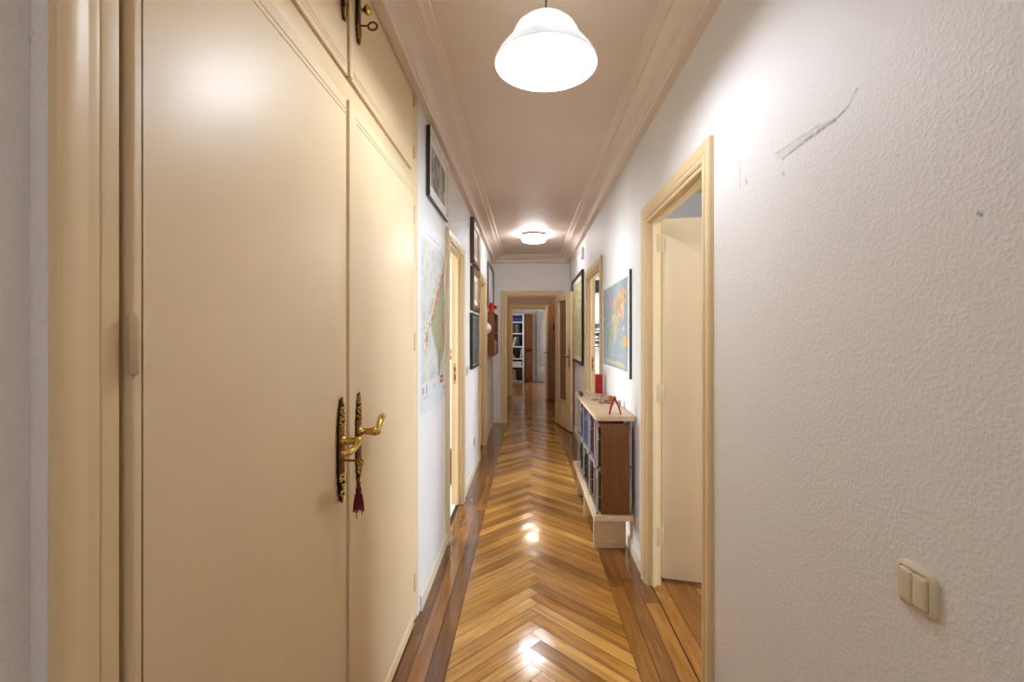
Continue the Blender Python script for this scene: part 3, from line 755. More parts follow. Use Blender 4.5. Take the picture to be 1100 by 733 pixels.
# tall city-plan map in a dark frame on the right wall
m = N('yellow_green_plan'); v = m.coord((1, 1, 1))
vo = m.n('TexVoronoi'); vo.inputs['Scale'].default_value = 22; m.l(v, vo.inputs['Vector'])
nz = m.noise(v, 4.5, 4, 0.6)
cc = m.ramp(vo.outputs['Color'], [(0.0, lin((168, 164, 70))), (0.4, lin((206, 198, 116))), (0.7, lin((222, 218, 190))), (1.0, lin((110, 124, 76)))])
cc = m.mix(m.ramp(nz, [(0.55, (0, 0, 0, 1)), (0.62, (1, 1, 1, 1))]), cc, lin((226, 222, 214)))
m.set(base=cc, rough=0.5)
framed('framed_map', RW, 5.58, 6.84, 1.035, 2.185, 0.030, 0.040, M['darkframe'], m.m, 'tall yellow-green city plan in a dark wooden frame on the right wall', 'map', mat_w=0.06, prot=0.003, glass=False)

# world map with a pale edge: sea, land masses and a few graticule lines in one sheet
wm = empty('world_map', RW(3.57, 1.112, 0), 'blue world map panel with orange continents on the right wall', 'map')
MU0, MU1, MZ0, MZ1 = 3.03, 4.11, 1.112, 1.824
mb = MB()
P = lambda e: [(MU0+e, MZ0+e), (MU1-e, MZ0+e), (MU1-e, MZ1-e), (MU0+e, MZ1-e)]
rows = [[RW(u, v, d) for u, v in P(e)] for e, d in ((0, 0.002), (0, 0.017), (0.001, 0.019), (0.040, 0.0195), (0.042, 0.016))]
mb.strip(rows, 0, True)
for f in list(mb.bm.faces)[:4]: f.material_index = 1
build(mb, 'frame', [M['white'], plain('dark_grey_edge', (56, 54, 52), .5)], wm, smooth=False)
sea = engraving('map_sea', (136, 148, 156), (158, 168, 174), 0.8, 2.2)
landm = {'orange': plain('map_orange', (194, 164, 128), .5, var=.25, scale=20), 'pink': plain('map_rose', (190, 164, 142), .5, var=.1, scale=20), 'yellow': plain('map_yellow', (196, 178, 124), .5, var=.1),
         'green': plain('map_green', (150, 158, 92), .5, var=.1), 'lilac': plain('map_lilac', (150, 148, 160), .5, var=.12, scale=12), 'ochre': plain('map_ochre', (214, 170, 84), .5, var=.06), 'pale': plain('map_pale', (186, 176, 150), .5), 'line': plain('map_line', (172, 190, 202), .5)}
LK = list(landm)
mb = MB(); mb.prism(P(.041), RW, 0.006, 0.0165)
lands = [
 ('lilac', [(.03, .90), (.10, .97), (.22, .95), (.30, .88), (.27, .80), (.33, .74), (.26, .70), (.22, .62), (.17, .55), (.12, .58), (.07, .68), (.03, .80)]),
 ('lilac', [(.33, .97), (.44, .97), (.45, .88), (.38, .80), (.34, .88)]),
 ('pale', [(.14, .54), (.20, .56), (.22, .52), (.19, .49), (.15, .51)]),
 ('green', [(.17, .50), (.25, .50), (.31, .44), (.29, .36), (.25, .28), (.22, .19), (.195, .20), (.18, .32), (.15, .43)]),
 ('pink', [(.46, .80), (.53, .86), (.60, .84), (.61, .72), (.56, .68), (.50, .67), (.45, .68), (.44, .74)]),
 ('yellow', [(.43, .64), (.52, .66), (.60, .61), (.645, .53), (.61, .46), (.59, .36), (.55, .28), (.52, .29), (.50, .40), (.47, .50), (.42, .54)]),
 ('pink', [(.50, .62), (.585, .58), (.58, .50), (.52, .50)]),
 ('orange', [(.60, .86), (.70, .90), (.82, .92), (.93, .88), (.975, .83), (.93, .76), (.90, .68), (.86, .62), (.82, .54), (.79, .60), (.745, .60), (.72, .50), (.69, .60), (.64, .62), (.60, .68)]),
 ('pink', [(.78, .74), (.88, .75), (.87, .64), (.80, .62)]),
 ('pale', [(.80, .46), (.86, .50), (.90, .46), (.86, .42)]),
 ('ochre', [(.83, .34), (.87, .385), (.91, .37), (.93, .385), (.955, .30), (.92, .245), (.87, .255), (.83, .265)]),
 ('green', [(.965, .25), (.985, .27), (.975, .21), (.955, .19)]),
 ('pale', [(.05, .07), (.25, .085), (.45, .07), (.65, .09), (.85, .075), (.95, .055), (.95, .035), (.05, .035)])]
EM = lambda a, b, d: RW(MU1-.042-(MU1-MU0-.084)*a, MZ0+.042+(MZ1-MZ0-.084)*b, d-.0045)
for k_, pts in lands: mb.prism(pts, EM, 0.0205, 0.0216 if k_ != 'pink' else 0.0219, LK.index(k_)+1)
for i in range(1, 8):
    t = i/8; c_ = (t-.5)*.10
    q = [(t+c_*(1-4*(s-.5)**2)*.8, s) for s in [j/10 for j in range(11)]]
    for (a, b), (c, d) in zip(q, q[1:]): mb.face([EM(a-.0009, b, .0213), EM(a+.0009, b, .0213), EM(c+.0009, d, .0213), EM(c-.0009, d, .0213)], LK.index('line')+1)
for t in (.15, .3, .45, .6, .75): mb.face([EM(.005, t-.0012, .0212), EM(.995, t-.0012, .0212), EM(.995, t+.0012, .0212), EM(.005, t+.0012, .0212)], LK.index('line')+1)
build(mb, 'map_sheet', [sea]+[landm[x] for x in LK], wm, smooth=False)

# paper map of a coast on the left wall
m = N('map_land_grey'); v = m.coord(); f = m.noise(v, 14, 6, .7, .6)
m.set(base=m.ramp(f, [(.3, lin((170, 170, 164))), (.5, lin((206, 206, 200))), (.7, lin((214, 214, 206)))]), rough=.5); land_grey = m.m
m = N('map_land_green'); v = m.coord(); f = m.noise(v, 17, 6, .7, .8)
m.set(base=m.ramp(f, [(.3, lin((176, 124, 94))), (.42, lin((172, 168, 132))), (.52, lin((152, 160, 126))), (.66, lin((198, 188, 164))), (.8, lin((204, 162, 130)))]), rough=.5); land_green = m.m
m = N('map_coast_orange'); v = m.coord(); f = m.noise(v, 32, 6, .75, .8)
m.set(base=m.ramp(f, [(.36, lin((96, 72, 56))), (.46, lin((172, 112, 78))), (.56, lin((206, 164, 134))), (.66, lin((226, 214, 200)))]), rough=.5); land_coast = m.m
m = N('map_coast_pale'); v = m.coord(); f = m.noise(v, 34, 6, .75, .8)
m.set(base=m.ramp(f, [(.38, lin((120, 104, 88))), (.48, lin((206, 198, 184))), (.66, lin((236, 232, 222)))]), rough=.5); land_pale = m.m
pm = empty('paper_map', LW(2.80, .985, 0), 'large white paper map of an orange coast pinned between wardrobe and left doorway', 'map')
mb = MB(); U0, U1 = 2.395, 3.12
mb.prism([(U0, .985), (U0+.3, .978), (U1, .985), (U1, 1.985), (U0, 1.985)], LW, .0006, .0018, 0)
mb.prism([(U0+.02, 1.145), (U1-.02, 1.145), (U1-.02, 1.915), (U0+.02, 1.915)], LW, .0018, .0022, 1)
def wob(pts, amp, n=5, seed=1):
    rr = random.Random(seed); out = []
    for i in range(len(pts)):
        a, b = pts[i], pts[(i+1) % len(pts)]
        for j in range(n):
            t = j/n; out.append((a[0]+(b[0]-a[0])*t+rr.uniform(-amp, amp), a[1]+(b[1]-a[1])*t+rr.uniform(-amp, amp)))
    return out
pale = [(3.06, 1.93), (3.09, 1.88), (3.06, 1.80), (2.95, 1.68), (2.85, 1.62), (2.75, 1.50), (2.60, 1.42), (2.52, 1.32), (2.44, 1.30), (2.50, 1.44), (2.62, 1.56), (2.74, 1.66), (2.86, 1.72), (2.95, 1.80), (3.0, 1.90)]
pale = [(min(u, 3.09), min(z, 1.905)) for u, z in pale]
mb.prism(wob(pale, .008, 6, 4), LW, .0022, .0024, 2)
green = [(3.05, 1.76), (3.08, 1.60), (3.085, 1.40), (3.06, 1.30), (3.0, 1.25), (2.90, 1.165), (2.86, 1.20), (2.80, 1.30), (2.68, 1.42), (2.64, 1.47), (2.76, 1.56), (2.86, 1.66), (2.97, 1.74)]
mb.prism(wob(green, .008, 6, 6), LW, .0024, .0026, 3)
coast = [(3.04, 1.89), (3.075, 1.86), (3.06, 1.78), (2.99, 1.71), (2.89, 1.63), (2.79, 1.56), (2.70, 1.48), (2.66, 1.44), (2.63, 1.46), (2.72, 1.56), (2.84, 1.66), (2.95, 1.76), (3.02, 1.83)]
mb.prism(wob(coast, .008, 6, 8), LW, .0026, .0028, 4)
mb.prism(wob([(2.52, 1.42), (2.57, 1.42), (2.56, 1.34), (2.51, 1.33)], .006, 4, 2), LW, .0026, .0028, 4)
mb.prism(wob([(3.0, 1.50), (3.06, 1.52), (3.07, 1.32), (3.0, 1.28)], .008, 5, 3), LW, .0026, .0028, 4)
mb.prism(wob([(2.90, 1.32), (2.93, 1.32), (2.89, 1.15), (2.87, 1.15)], .004, 5, 3), LW, .0026, .0028, 5)
# legend marks along the lower margin
for a, b, c, d, k_ in ((2.43, 2.465, 1.085, 1.12, 6), (2.53, 2.545, 1.08, 1.125, 5), (2.70, 2.72, 1.10, 1.106, 5), (2.74, 2.75, 1.098, 1.112, 5), (2.93, 3.03, 1.10, 1.145, 7), (3.05, 3.09, 1.05, 1.07, 8), (2.45, 2.6, 1.06, 1.062, 5), (2.945, 2.955, 1.115, 1.13, 0), (2.97, 2.985, 1.115, 1.13, 0), (2.995, 3.012, 1.115, 1.13, 0)):
    mb.prism([(a, c), (b, c), (b, d), (a, d)], LW, .0018, .0024 if k_ != 0 else .0028, k_)
mb.prism([(2.55, 1.945), (2.9, 1.945), (2.9, 1.948), (2.55, 1.948)], LW, .0018, .0021, 5)
build(mb, 'map_sheet', [plain('map_paper', (214, 216, 220), .45, var=.02), land_grey, land_pale, land_green, land_coast, plain('map_ink', (120, 118, 116), .6), plain('map_orange_mark', (206, 150, 84), .5), plain('map_red_mark', (190, 52, 60), .5), plain('map_green_mark', (140, 160, 120), .5)], pm, smooth=False)

# double light switch near right, rounded plate with two rockers
sw = empty('light_switch', RW(.8085, .9185, 0), 'ivory double rocker light switch low on the near right wall', 'switch')
def rrect(u0, u1, z0, z1, r, n=6):
    o = []
    for cx, cz, a0 in ((u1-r, z1-r, 0), (u0+r, z1-r, PI/2), (u0+r, z0+r, PI), (u1-r, z0+r, 1.5*PI)):
        for i in range(n+1):
            a = a0+PI/2*i/n; o.append((cx+r*math.cos(a), cz+r*math.sin(a)))
    return o
def pillow(mb, fn, u0, u1, z0, z1, r, steps, mi=0):
    rows = [[fn(u, v, d) for u, v in rrect(u0+e, u1-e, z0+e, z1-e, max(r-e, .001))] for e, d in steps]
    mb.strip(rows, mi, True); mb.face(rows[-1], mi)
SU0, SU1, SZ0, SZ1 = .7690, .8480, .9185, .9965
mb = MB(); pillow(mb, RW, SU0, SU1, SZ0, SZ1, .016, [(0, 0), (0, .006), (.001, .0085), (.004, .0105), (.0085, .011), (.0095, .0085), (.0100, .004)]); build(mb, 'plate', M['ivory'], sw)
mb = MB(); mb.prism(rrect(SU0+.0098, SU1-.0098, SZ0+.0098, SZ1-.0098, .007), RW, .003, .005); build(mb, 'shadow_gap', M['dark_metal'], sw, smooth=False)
mid = (SU0+SU1)/2
for a, b in ((SU0+.0108, mid-.0004), (mid+.0004, SU1-.0108)):
    mb = MB(); pillow(mb, RW, a, b, SZ0+.0108, SZ1-.0108, .005, [(0, .004), (0, .0125), (.0008, .014), (.003, .0152), (.008, .0157)]); build(mb, 'rocker', M['ivory'], sw)

def small_plate(name, fn, u, z, hw, hh, label, cat, rocker=True, mat='ivory'):
    r = empty(name, fn(u, z-hh, 0), label, cat)
    mb = MB(); pillow(mb, fn, u-hw, u+hw, z-hh, z+hh, .01, [(0, 0), (0, .007), (.003, .010)]); build(mb, 'plate', M[mat], r)
    mb = MB()
    if rocker: pillow(mb, fn, u-hw+.012, u+hw-.012, z-hh+.012, z+hh-.012, .004, [(0, .008), (0, .012), (.003, .0145)]); build(mb, 'rocker', M[mat], r)
    else:
        mb.prism([(u+.019*math.cos(2*PI*i/24), z+.019*math.sin(2*PI*i/24)) for i in range(24)], fn, .008, .0105)
        for s in (-.009, .009): mb.prism([(u+s+.003*math.cos(2*PI*i/12), z+.003*math.sin(2*PI*i/12)) for i in range(12)], fn, .0095, .0112, 1)
        build(mb, 'socket_face', [M[mat], M['black']], r)
small_plate('light_switch', LW, 4.22, 1.075, .04, .04, 'small pale light switch beside the left doorway near the stacked pictures', 'switch')
small_plate('wall_socket', LW, 4.82, .305, .04, .04, 'small pale power socket low on the left wall under the stacked pictures', 'socket', False)
# junction box high up on the right
jb = MB(); jb.hexa([RW(5.60, 2.32, 0), RW(5.72, 2.32, 0), RW(5.72, 2.32, .025), RW(5.60, 2.32, .025), RW(5.60, 2.45, 0), RW(5.72, 2.45, 0), RW(5.72, 2.45, .025), RW(5.60, 2.45, .025)], 0, .004)
jb.hexa([RW(5.607, 2.327, .024), RW(5.713, 2.327, .024), RW(5.713, 2.327, .031), RW(5.607, 2.327, .031), RW(5.607, 2.443, .024), RW(5.713, 2.443, .024), RW(5.713, 2.443, .031), RW(5.607, 2.443, .031)], 0, .003)
build(jb, 'door_chime', M['white'], None, RW(5.66, 2.32, 0), True, 'small white box high on the right wall above the tall framed plan', 'chime')

# dome by the left wall
dm = MB(); dm.lathe([(.001, .064), (.02, .062), (.04, .054), (.058, .038), (.068, .02), (.073, .006), (.074, .0)], (XL, 6.28, 1.49), 32, 0, 'X')
dm.lathe([(.078, .0), (.078, .004), (.070, .006), (.070, .0)], (XL, 6.28, 1.49), 32, 1, 'X')
build(dm, 'wall_dome', [M['white'], M['ivory']], None, (XL, 6.28, 1.416), True, 'white domed fitting on the left wall in front of the wooden wall shelf', 'fixture')

# wooden wall shelf with red things
ws = empty('wall_shelf', LW(6.8, 1.115, 0), 'brown wooden hanging shelf on the left wall near the end doorway', 'shelf')
SY0, SY1, SX, Z0, Z1 = 6.40, 7.18, .098, 1.118, 1.722
mb = MB(); mb.box(XL, XL+SX, SY0, SY0+.018, Z0, Z1, 0, .002); build(mb, 'side_panel', M['walnut'], ws)
mb = MB(); mb.box(XL, XL+SX, SY1-.018, SY1, Z0, Z1, 0, .002); build(mb, 'side_panel', M['walnut'], ws)
mb = MB(); mb.box(XL+.0005, XL+.008, SY0+.018, SY1-.018, Z0, Z1); build(mb, 'back_panel', M['brownwood'], ws)
for z in (Z0, 1.42, Z1-.016):
    mb = MB(); mb.box(XL+.008, XL+SX-.003, SY0+.018, SY1-.018, z, z+.016, 0, .001); build(mb, 'shelf_board', M['walnut'] if z < 1.7 else M['beech'], ws)
mb = MB(); mb.lathe([(.001, 0), (.027, 0), (.0285, .003), (.0285, .112), (.030, .114), (.030, .122), (.026, .124), (.001, .124)], (XL+.048, 6.46, Z1), 28, caps=False)
build(mb, 'tin', M['redb'], None, (XL+.048, 6.46, Z1), True, 'bright red tin standing on the near end of the wooden wall shelf', 'tin')
fg = empty('figurine', (XL+.066, 6.90, Z1), 'small dark red and white ornament on top of the wooden wall shelf', 'ornament')
mb = MB(); mb.lathe([(.001, 0), (.030, 0), (.028, .02), (.020, .04), (.024, .055), (.016, .07), (.001, .075)], (XL+.066, 6.90, Z1), 20); build(mb, 'ornament_body', plain('ornament_white_red', (222, 200, 190), .4, var=.2, scale=30), fg)
mb = MB(); mb.box(XL+.036, XL+.096, 6.87, 6.93, Z1+.066, Z1+.115, 0, .008); build(mb, 'ornament_head', plain('ornament_red', (140, 16, 24), .4), fg)
y = 6.50
packs = [('white and red', (214, 190, 176), .028, .21), ('rose red', (186, 84, 78), .032, .19), ('cream', (222, 206, 178), .024, .215), ('dark red', (142, 40, 40), .03, .20), ('pale pink', (212, 160, 150), .026, .20), ('grey', (150, 146, 140), .03, .19), ('brick red', (168, 66, 50), .03, .205)]
ordw = ['first', 'second', 'third', 'fourth', 'fifth', 'sixth', 'seventh', 'eighth', 'ninth', 'tenth', 'eleventh', 'twelfth', 'thirteenth', 'fourteenth', 'fifteenth', 'sixteenth', 'seventeenth', 'eighteenth', 'nineteenth', 'twentieth']
def book(name, x0, x1, y0, y1, z0, h, rgb, label, cat, group, spine='-X', band=None, rnd_=rnd):
    """upright book: rounded spine, two boards, page block set back"""
    mb = MB(); t = y1-y0; c = .0022
    s = -1 if spine == '-X' else 1
    xs, xe = (x0, x1) if s < 0 else (x1, x0)       # spine side, fore-edge side
    arc = [(xs+(-s)*.006*(1-math.sin(PI*i/8)), y0+t*i/8) for i in range(9)]
    pts = arc+[(xe, y1), (xe, y0)]
    inner = [(xs-s*.008, y0+c), (xs-s*.008, y1-c), (xe+s*.004, y1-c), (xe+s*.004, y0+c)]
    # boards and spine
    def col_(p, q, mi=0): mb.prism([p[0], p[1], q[1], q[0]], lambda u, v, d: (u, v, d), z0, z0+h, mi)
    mb.hexa([(min(xs, xe), y0, z0), (max(xs, xe), y0, z0), (max(xs, xe), y0+c, z0), (min(xs, xe), y0+c, z0), (min(xs, xe), y0, z0+h), (max(xs, xe), y0, z0+h), (max(xs, xe), y0+c, z0+h), (min(xs, xe), y0+c, z0+h)])
    mb.hexa([(min(xs, xe), y1-c, z0), (max(xs, xe), y1-c, z0), (max(xs, xe), y1, z0), (min(xs, xe), y1, z0), (min(xs, xe), y1-c, z0+h), (max(xs, xe), y1-c, z0+h), (max(xs, xe), y1, z0+h), (min(xs, xe), y1, z0+h)])
    mb.prism(arc+[(xs-s*.009, y1), (xs-s*.009, y0)], lambda u, v, d: (u, v, d), z0, z0+h, 0)
    mb.box(min(xs-s*.008, xe+s*.004), max(xs-s*.008, xe+s*.004), y0+c, y1-c, z0+.003, z0+h-.004, 1)
    if band:
        for b0, b1 in ((.12, .15), (.70, .86)): mb.prism([(u+s*.0006, v) for u, v in arc[1:-1]]+[(xs-s*.004, y1-.002), (xs-s*.004, y0+.002)], lambda u, v, d: (u, v, d), z0+h*b0, z0+h*b1, 2)
    mats = [bookmat(rgb), M['paper'], bookmat(band or (210, 204, 190))]
    return build(mb, name, mats, None, ((x0+x1)/2, (y0+y1)/2, z0), True, label, cat, group)
_bm = {}
def bookmat(rgb):
    if rgb not in _bm: _bm[rgb] = plain('cover_%d_%d_%d' % rgb, rgb, .5, var=.05)
    return _bm[rgb]
for i, (cn, rgb, t, h) in enumerate(packs):
    book('book', XL+.012, XL+.088, y, y+t, Z0+.016, h*.95, rgb, '%s booklet, %s from the near side on the lower wall shelf' % (cn, ordw[i]), 'book', 'booklets on the wooden wall shelf', '+X', (236, 226, 210))
    y += t+.055

# ------------------------------------------------------------------ low bookcase on the right
BY0, BY1 = 2.90, 4.20
bc = empty('bookcase', (.54, 3.55, 0), 'low beech and chrome-wire bookcase with a brown end panel against the right wall', 'bookcase')
mb = MB(); mb.box(.424, .666, BY0, BY1, .866, .893, 0, .002); build(mb, 'top_board', M['beech'], bc)
mb = MB(); mb.box(.411, .656, BY0, BY1, .246, .276, 0, .002); build(mb, 'base_board', M['beech'], bc)
for y in (3.09, 3.63, 4.11):
    mb = MB(); mb.box(.434, .645, y-.011, y+.011, 0.0, .246, 0, .002); build(mb, 'plinth_panel', M['beech'], bc)
mb = MB(); mb.box(.458, .634, 2.922, 2.934, .282, .846, 0, .0015); build(mb, 'side_panel', M['walnut'], bc, label='brown walnut end panel')
CY = [2.945, 3.30, 3.655, 4.01]; X0, X1 = .437, .648
for y in CY:
    for x in (X0, X1):
        mb = MB(); mb.box(x-.005, x+.005, y-.005, y+.005, .276, .866, 0, .001)
        mb.ball((x, y, .281), .008, 1, seg=8); mb.ball((x, y, .568), .008, 1, seg=8)
        build(mb, 'upright', [M['steel'], M['black']], bc)
zr = [.281, .382, .470, .563, .650, .742, .860]
for yi, y in enumerate(CY):
    for z in (.382, .559, .742):
        mb = MB(); mb.tube([(X0, y, z), (X1, y, z)], .0024, 8); build(mb, 'wire', M['steel'], bc)
for x in (X0, X1):
    for z in (.284, .560, .860):
        mb = MB(); mb.box(x-.005, x+.005, CY[0], CY[-1], z-.004, z+.004, 0, .001); build(mb, 'rail', M['steel'], bc)
mb = MB(); mb.box(X0+.004, X1-.004, CY[0], CY[-1], .562, .568)
build(mb, 'shelf', plain('grey_shelf', (150, 148, 144), .4, .3), bc)
# brackets hanging on the middle rail
for i in range(6):
    y = 3.02+i*.17; mb = MB(); mb.box(X0-.010, X0-.004, y, y+.03, .545, .575, 0, .002); build(mb, 'clip', M['steel'], bc)

up = [('dark grey', (58, 60, 62), .030, .245), ('white-topped grey', (176, 172, 166), .026, .262), ('bright red', (176, 30, 36), .042, .255), ('maroon', (120, 34, 42), .034, .262), ('pale rose', (196, 150, 156), .030, .262), ('black', (26, 26, 28), .060, .255), ('white', (206, 204, 198), .024, .264),
      ('black', (30, 29, 30), .052, .256), ('brown', (70, 52, 42), .03, .250), ('magenta', (146, 68, 104), .042, .262), ('rose', (176, 112, 132), .040, .262), ('lilac', (128, 116, 148), .044, .265), ('slate', (96, 100, 122), .040, .258), ('royal blue', (52, 66, 134), .050, .262), ('grey-blue', (104, 116, 156), .044, .262),
      ('navy', (34, 40, 88), .056, .266), ('violet', (70, 58, 110), .048, .262), ('indigo', (44, 46, 104), .050, .266), ('navy', (30, 34, 76), .052, .262)]
lo = [('dark green', (40, 52, 44), .034, .240), ('white', (188, 184, 176), .018, .250), ('dark brown', (66, 42, 30), .050, .236), ('brown', (92, 58, 38), .052, .236), ('grey', (120, 116, 110), .030, .246), ('tan', (140, 112, 86), .042, .222), ('dark brown', (58, 40, 32), .056, .240), ('black', (28, 26, 26), .046, .244),
      ('brown leather', (84, 50, 34), .050, .236), ('olive', (74, 74, 50), .036, .230), ('dark brown', (62, 42, 32), .052, .240), ('charcoal', (46, 46, 48), .048, .244), ('black', (24, 25, 26), .052, .246), ('dark green', (32, 50, 42), .050, .240), ('forest green', (38, 62, 48), .052, .244), ('black', (28, 28, 28), .048, .240), ('dark green', (34, 48, 40), .050, .244)]
for row, lst, z0, lab in (('upper', up, .568, 'upper'), ('lower', lo, .288, 'lower')):
    y = CY[0]+.012; tot = sum(t for _, _, t, _ in lst); avail = CY[-1]-.012-y; ex = (avail-tot)/len(lst)
    for i, (cn, rgb, t, h) in enumerate(lst):
        for cyy in CY[1:-1]:
            if y < cyy+.007 and y+t > cyy-.007: y = cyy+.007
        if y+t > CY[-1]-.004: break
        x0 = .452+rnd.uniform(-.004, .006)
        book('book', x0, x0+.175, y, y+t-.001, z0, h, rgb, '%s book, %s from the near end in the %s row of the low bookcase' % (cn, ordw[i], lab), 'book', 'books in the low bookcase', '-X', (208, 200, 186) if rnd.random() < .4 else None)
        y += t+max(0, ex-.004)
# two red folders pressed at the back of the near end
for z0, lab in ((.288, 'red folder standing behind the brown end panel in the lower row'), (.568, 'dark red folder standing behind the brown end panel in the upper row')):
    mb = MB(); mb.box(.632, .646, 2.952, 3.18, z0, z0+.24, 0, .002); mb.box(.634, .644, 2.950, 3.16, z0+.004, z0+.236, 1)
    build(mb, 'folder', [M['red'], M['paper']], None, (.639, 3.05, z0), True, lab, 'folder')

TZ = .893
# things on the bookcase top
mb = MB(); mb.box(.588, .645, 4.03, 4.09, TZ, TZ+.166, 0, .003); mb.box(.592, .641, 4.034, 4.086, TZ+.150, TZ+.1675, 0, .002)
build(mb, 'red_box', M['red'], None, (.615, 4.06, TZ), True, 'upright red box at the far end of the bookcase top', 'box')
# A-shaped red stand
es = empty('nutcracker', (.55, 2.965, TZ), 'red two-legged hinged tool standing like an A on the near bookcase top', 'tool')
mb = MB(); mb.tube([(.516, 2.955, TZ+.004), (.524, 2.957, TZ+.045), (.540, 2.962, TZ+.088), (.551, 2.966, TZ+.106), (.553, 2.967, TZ+.120)], [.0055, .0075, .0085, .0065, .003], 10); build(mb, 'leg', plain('lacquer_red', (168, 20, 28), .3), es)
mb = MB(); mb.tube([(.588, 2.955, TZ+.004), (.580, 2.958, TZ+.04), (.566, 2.964, TZ+.078), (.556, 2.970, TZ+.098)], [.0045, .0055, .006, .006], 10); build(mb, 'leg', plain('lacquer_redbrown', (140, 50, 44), .35), es)
mb = MB(); mb.lathe([(.001, -.010), (.006, -.010), (.0075, -.006), (.0075, .006), (.006, .010), (.001, .010)], (.552, 2.966, TZ+.104), 16, 0, 'Y'); build(mb, 'hinge_pin', M['dark_metal'], es)
# glass dish
mb = MB(); mb.lathe([(.001, .002), (.035, .002), (.050, .014), (.060, .038), (.063, .044), (.060, .045), (.054, .038), (.046, .018), (.034, .008), (.001, .008)], (.530, 3.66, TZ-.001), 36)
build(mb, 'glass_dish', M['glass'], None, (.530, 3.66, TZ), True, 'small clear glass dish in the middle of the bookcase top', 'dish')
# dark gadget at the far front corner
gd = empty('stapler', (.455, 4.02, TZ), 'small black stapler lying at the far front corner of the bookcase top', 'stapler')
mb = MB(); mb.hexa([(.444, 3.90, TZ), (.468, 3.905, TZ), (.460, 4.04, TZ), (.436, 4.035, TZ), (.446, 3.90, TZ+.008), (.466, 3.905, TZ+.008), (.458, 4.04, TZ+.01), (.438, 4.035, TZ+.01)], 0, .002); build(mb, 'base', M['black'], gd)
mb = MB(); mb.hexa([(.446, 3.905, TZ+.018), (.466, 3.91, TZ+.018), (.458, 4.04, TZ+.010), (.438, 4.035, TZ+.010), (.448, 3.905, TZ+.032), (.464, 3.91, TZ+.032), (.456, 4.04, TZ+.030), (.440, 4.035, TZ+.030)], 0, .004); build(mb, 'arm', plain('dark_grey_plastic', (66, 64, 62), .35), gd)
# spectacles
sp = empty('spectacles', (.575, 3.44, TZ), 'dark folded spectacles lying by the glass dish on the bookcase', 'glasses')
mb = MB()
for dx in (-.027, .027): mb.torus((.575+dx, 3.43, TZ+.017), .0185, .0024, 'Y', 20, 6, 0, 1.15, .8)
mb.tube([(.571, 3.43, TZ+.021), (.575, 3.428, TZ+.024), (.579, 3.43, TZ+.021)], .002, 6); build(mb, 'rim', M['black'], sp)
mb = MB(); mb.tube([(.527, 3.435, TZ+.019), (.545, 3.455, TZ+.012), (.62, 3.47, TZ+.004)], .0024, 6); build(mb, 'temple', M['black'], sp)
mb = MB(); mb.tube([(.623, 3.435, TZ+.019), (.605, 3.462, TZ+.011), (.53, 3.48, TZ+.004)], .0024, 6); build(mb, 'temple', M['black'], sp)
# wooden block and disc by the wall
mb = MB(); a = .35; c_, s_ = math.cos(a), math.sin(a)
pts = [(-.022, 0), (.022, 0), (.022, .034), (.010, .042), (-.022, .038)]
mb.prism(pts, lambda u, v, d: (.632+u*c_-d*s_, 3.60+u*s_+d*c_, TZ+v), -.02, .02)
build(mb, 'wooden_block', wood('orange_wood', (150, 92, 44), (182, 122, 66), .45), None, (.632, 3.60, TZ), False, 'small orange-brown wooden block by the wall on the bookcase', 'block')
mb = MB(); mb.lathe([(.001, -.006), (.022, -.006), (.025, -.003), (.025, .003), (.022, .006), (.012, .005), (.001, .004)], (.642, 3.28, TZ+.0252), 24, 0, 'X')
build(mb, 'wooden_disc', wood('grey_wood', (120, 98, 78), (160, 136, 110), .5), None, (.642, 3.28, TZ), True, 'small round brown disc leaning at the wall on the bookcase', 'disc')

# ------------------------------------------------------------------ side rooms: what the doorways show
# left room: black bin and a hanging ornament
mb = MB(); mb.lathe([(.001, 0), (.085, 0), (.088, .006), (.100, .29), (.104, .30), (.104, .312), (.098, .314), (.094, .30), (.083, .012), (.001, .012)], (-.80, 4.42, .001), 28)
build(mb, 'waste_bin', M['black'], None, (-.80, 4.42, .001), True, 'low black bin standing on the white tiles in the left room', 'bin')
hv = empty('hanging_ornament', (-.775, 4.85, 1.24), 'small red and green ornament glimpsed through the left doorway', 'ornament')
mb = MB(); mb.ball((-.775, 4.85, 1.235), .028, 0, 1, 1, 1.2); build(mb, 'ornament_body', plain('ornament_scarlet', (190, 40, 26), .4), hv)
mb = MB(); mb.ball((-.775, 4.85, 1.172), .026, 0, 1, 1, 1.2); build(mb, 'ornament_base', plain('ornament_green', (70, 92, 48), .5), hv)
mb = MB(); mb.tube([(-.775, 4.85, 1.26), (-.775, 5.0, 1.42), (-.775, 5.2, 1.45)], .003, 6); build(mb, 'string', M['dark_metal'], hv)
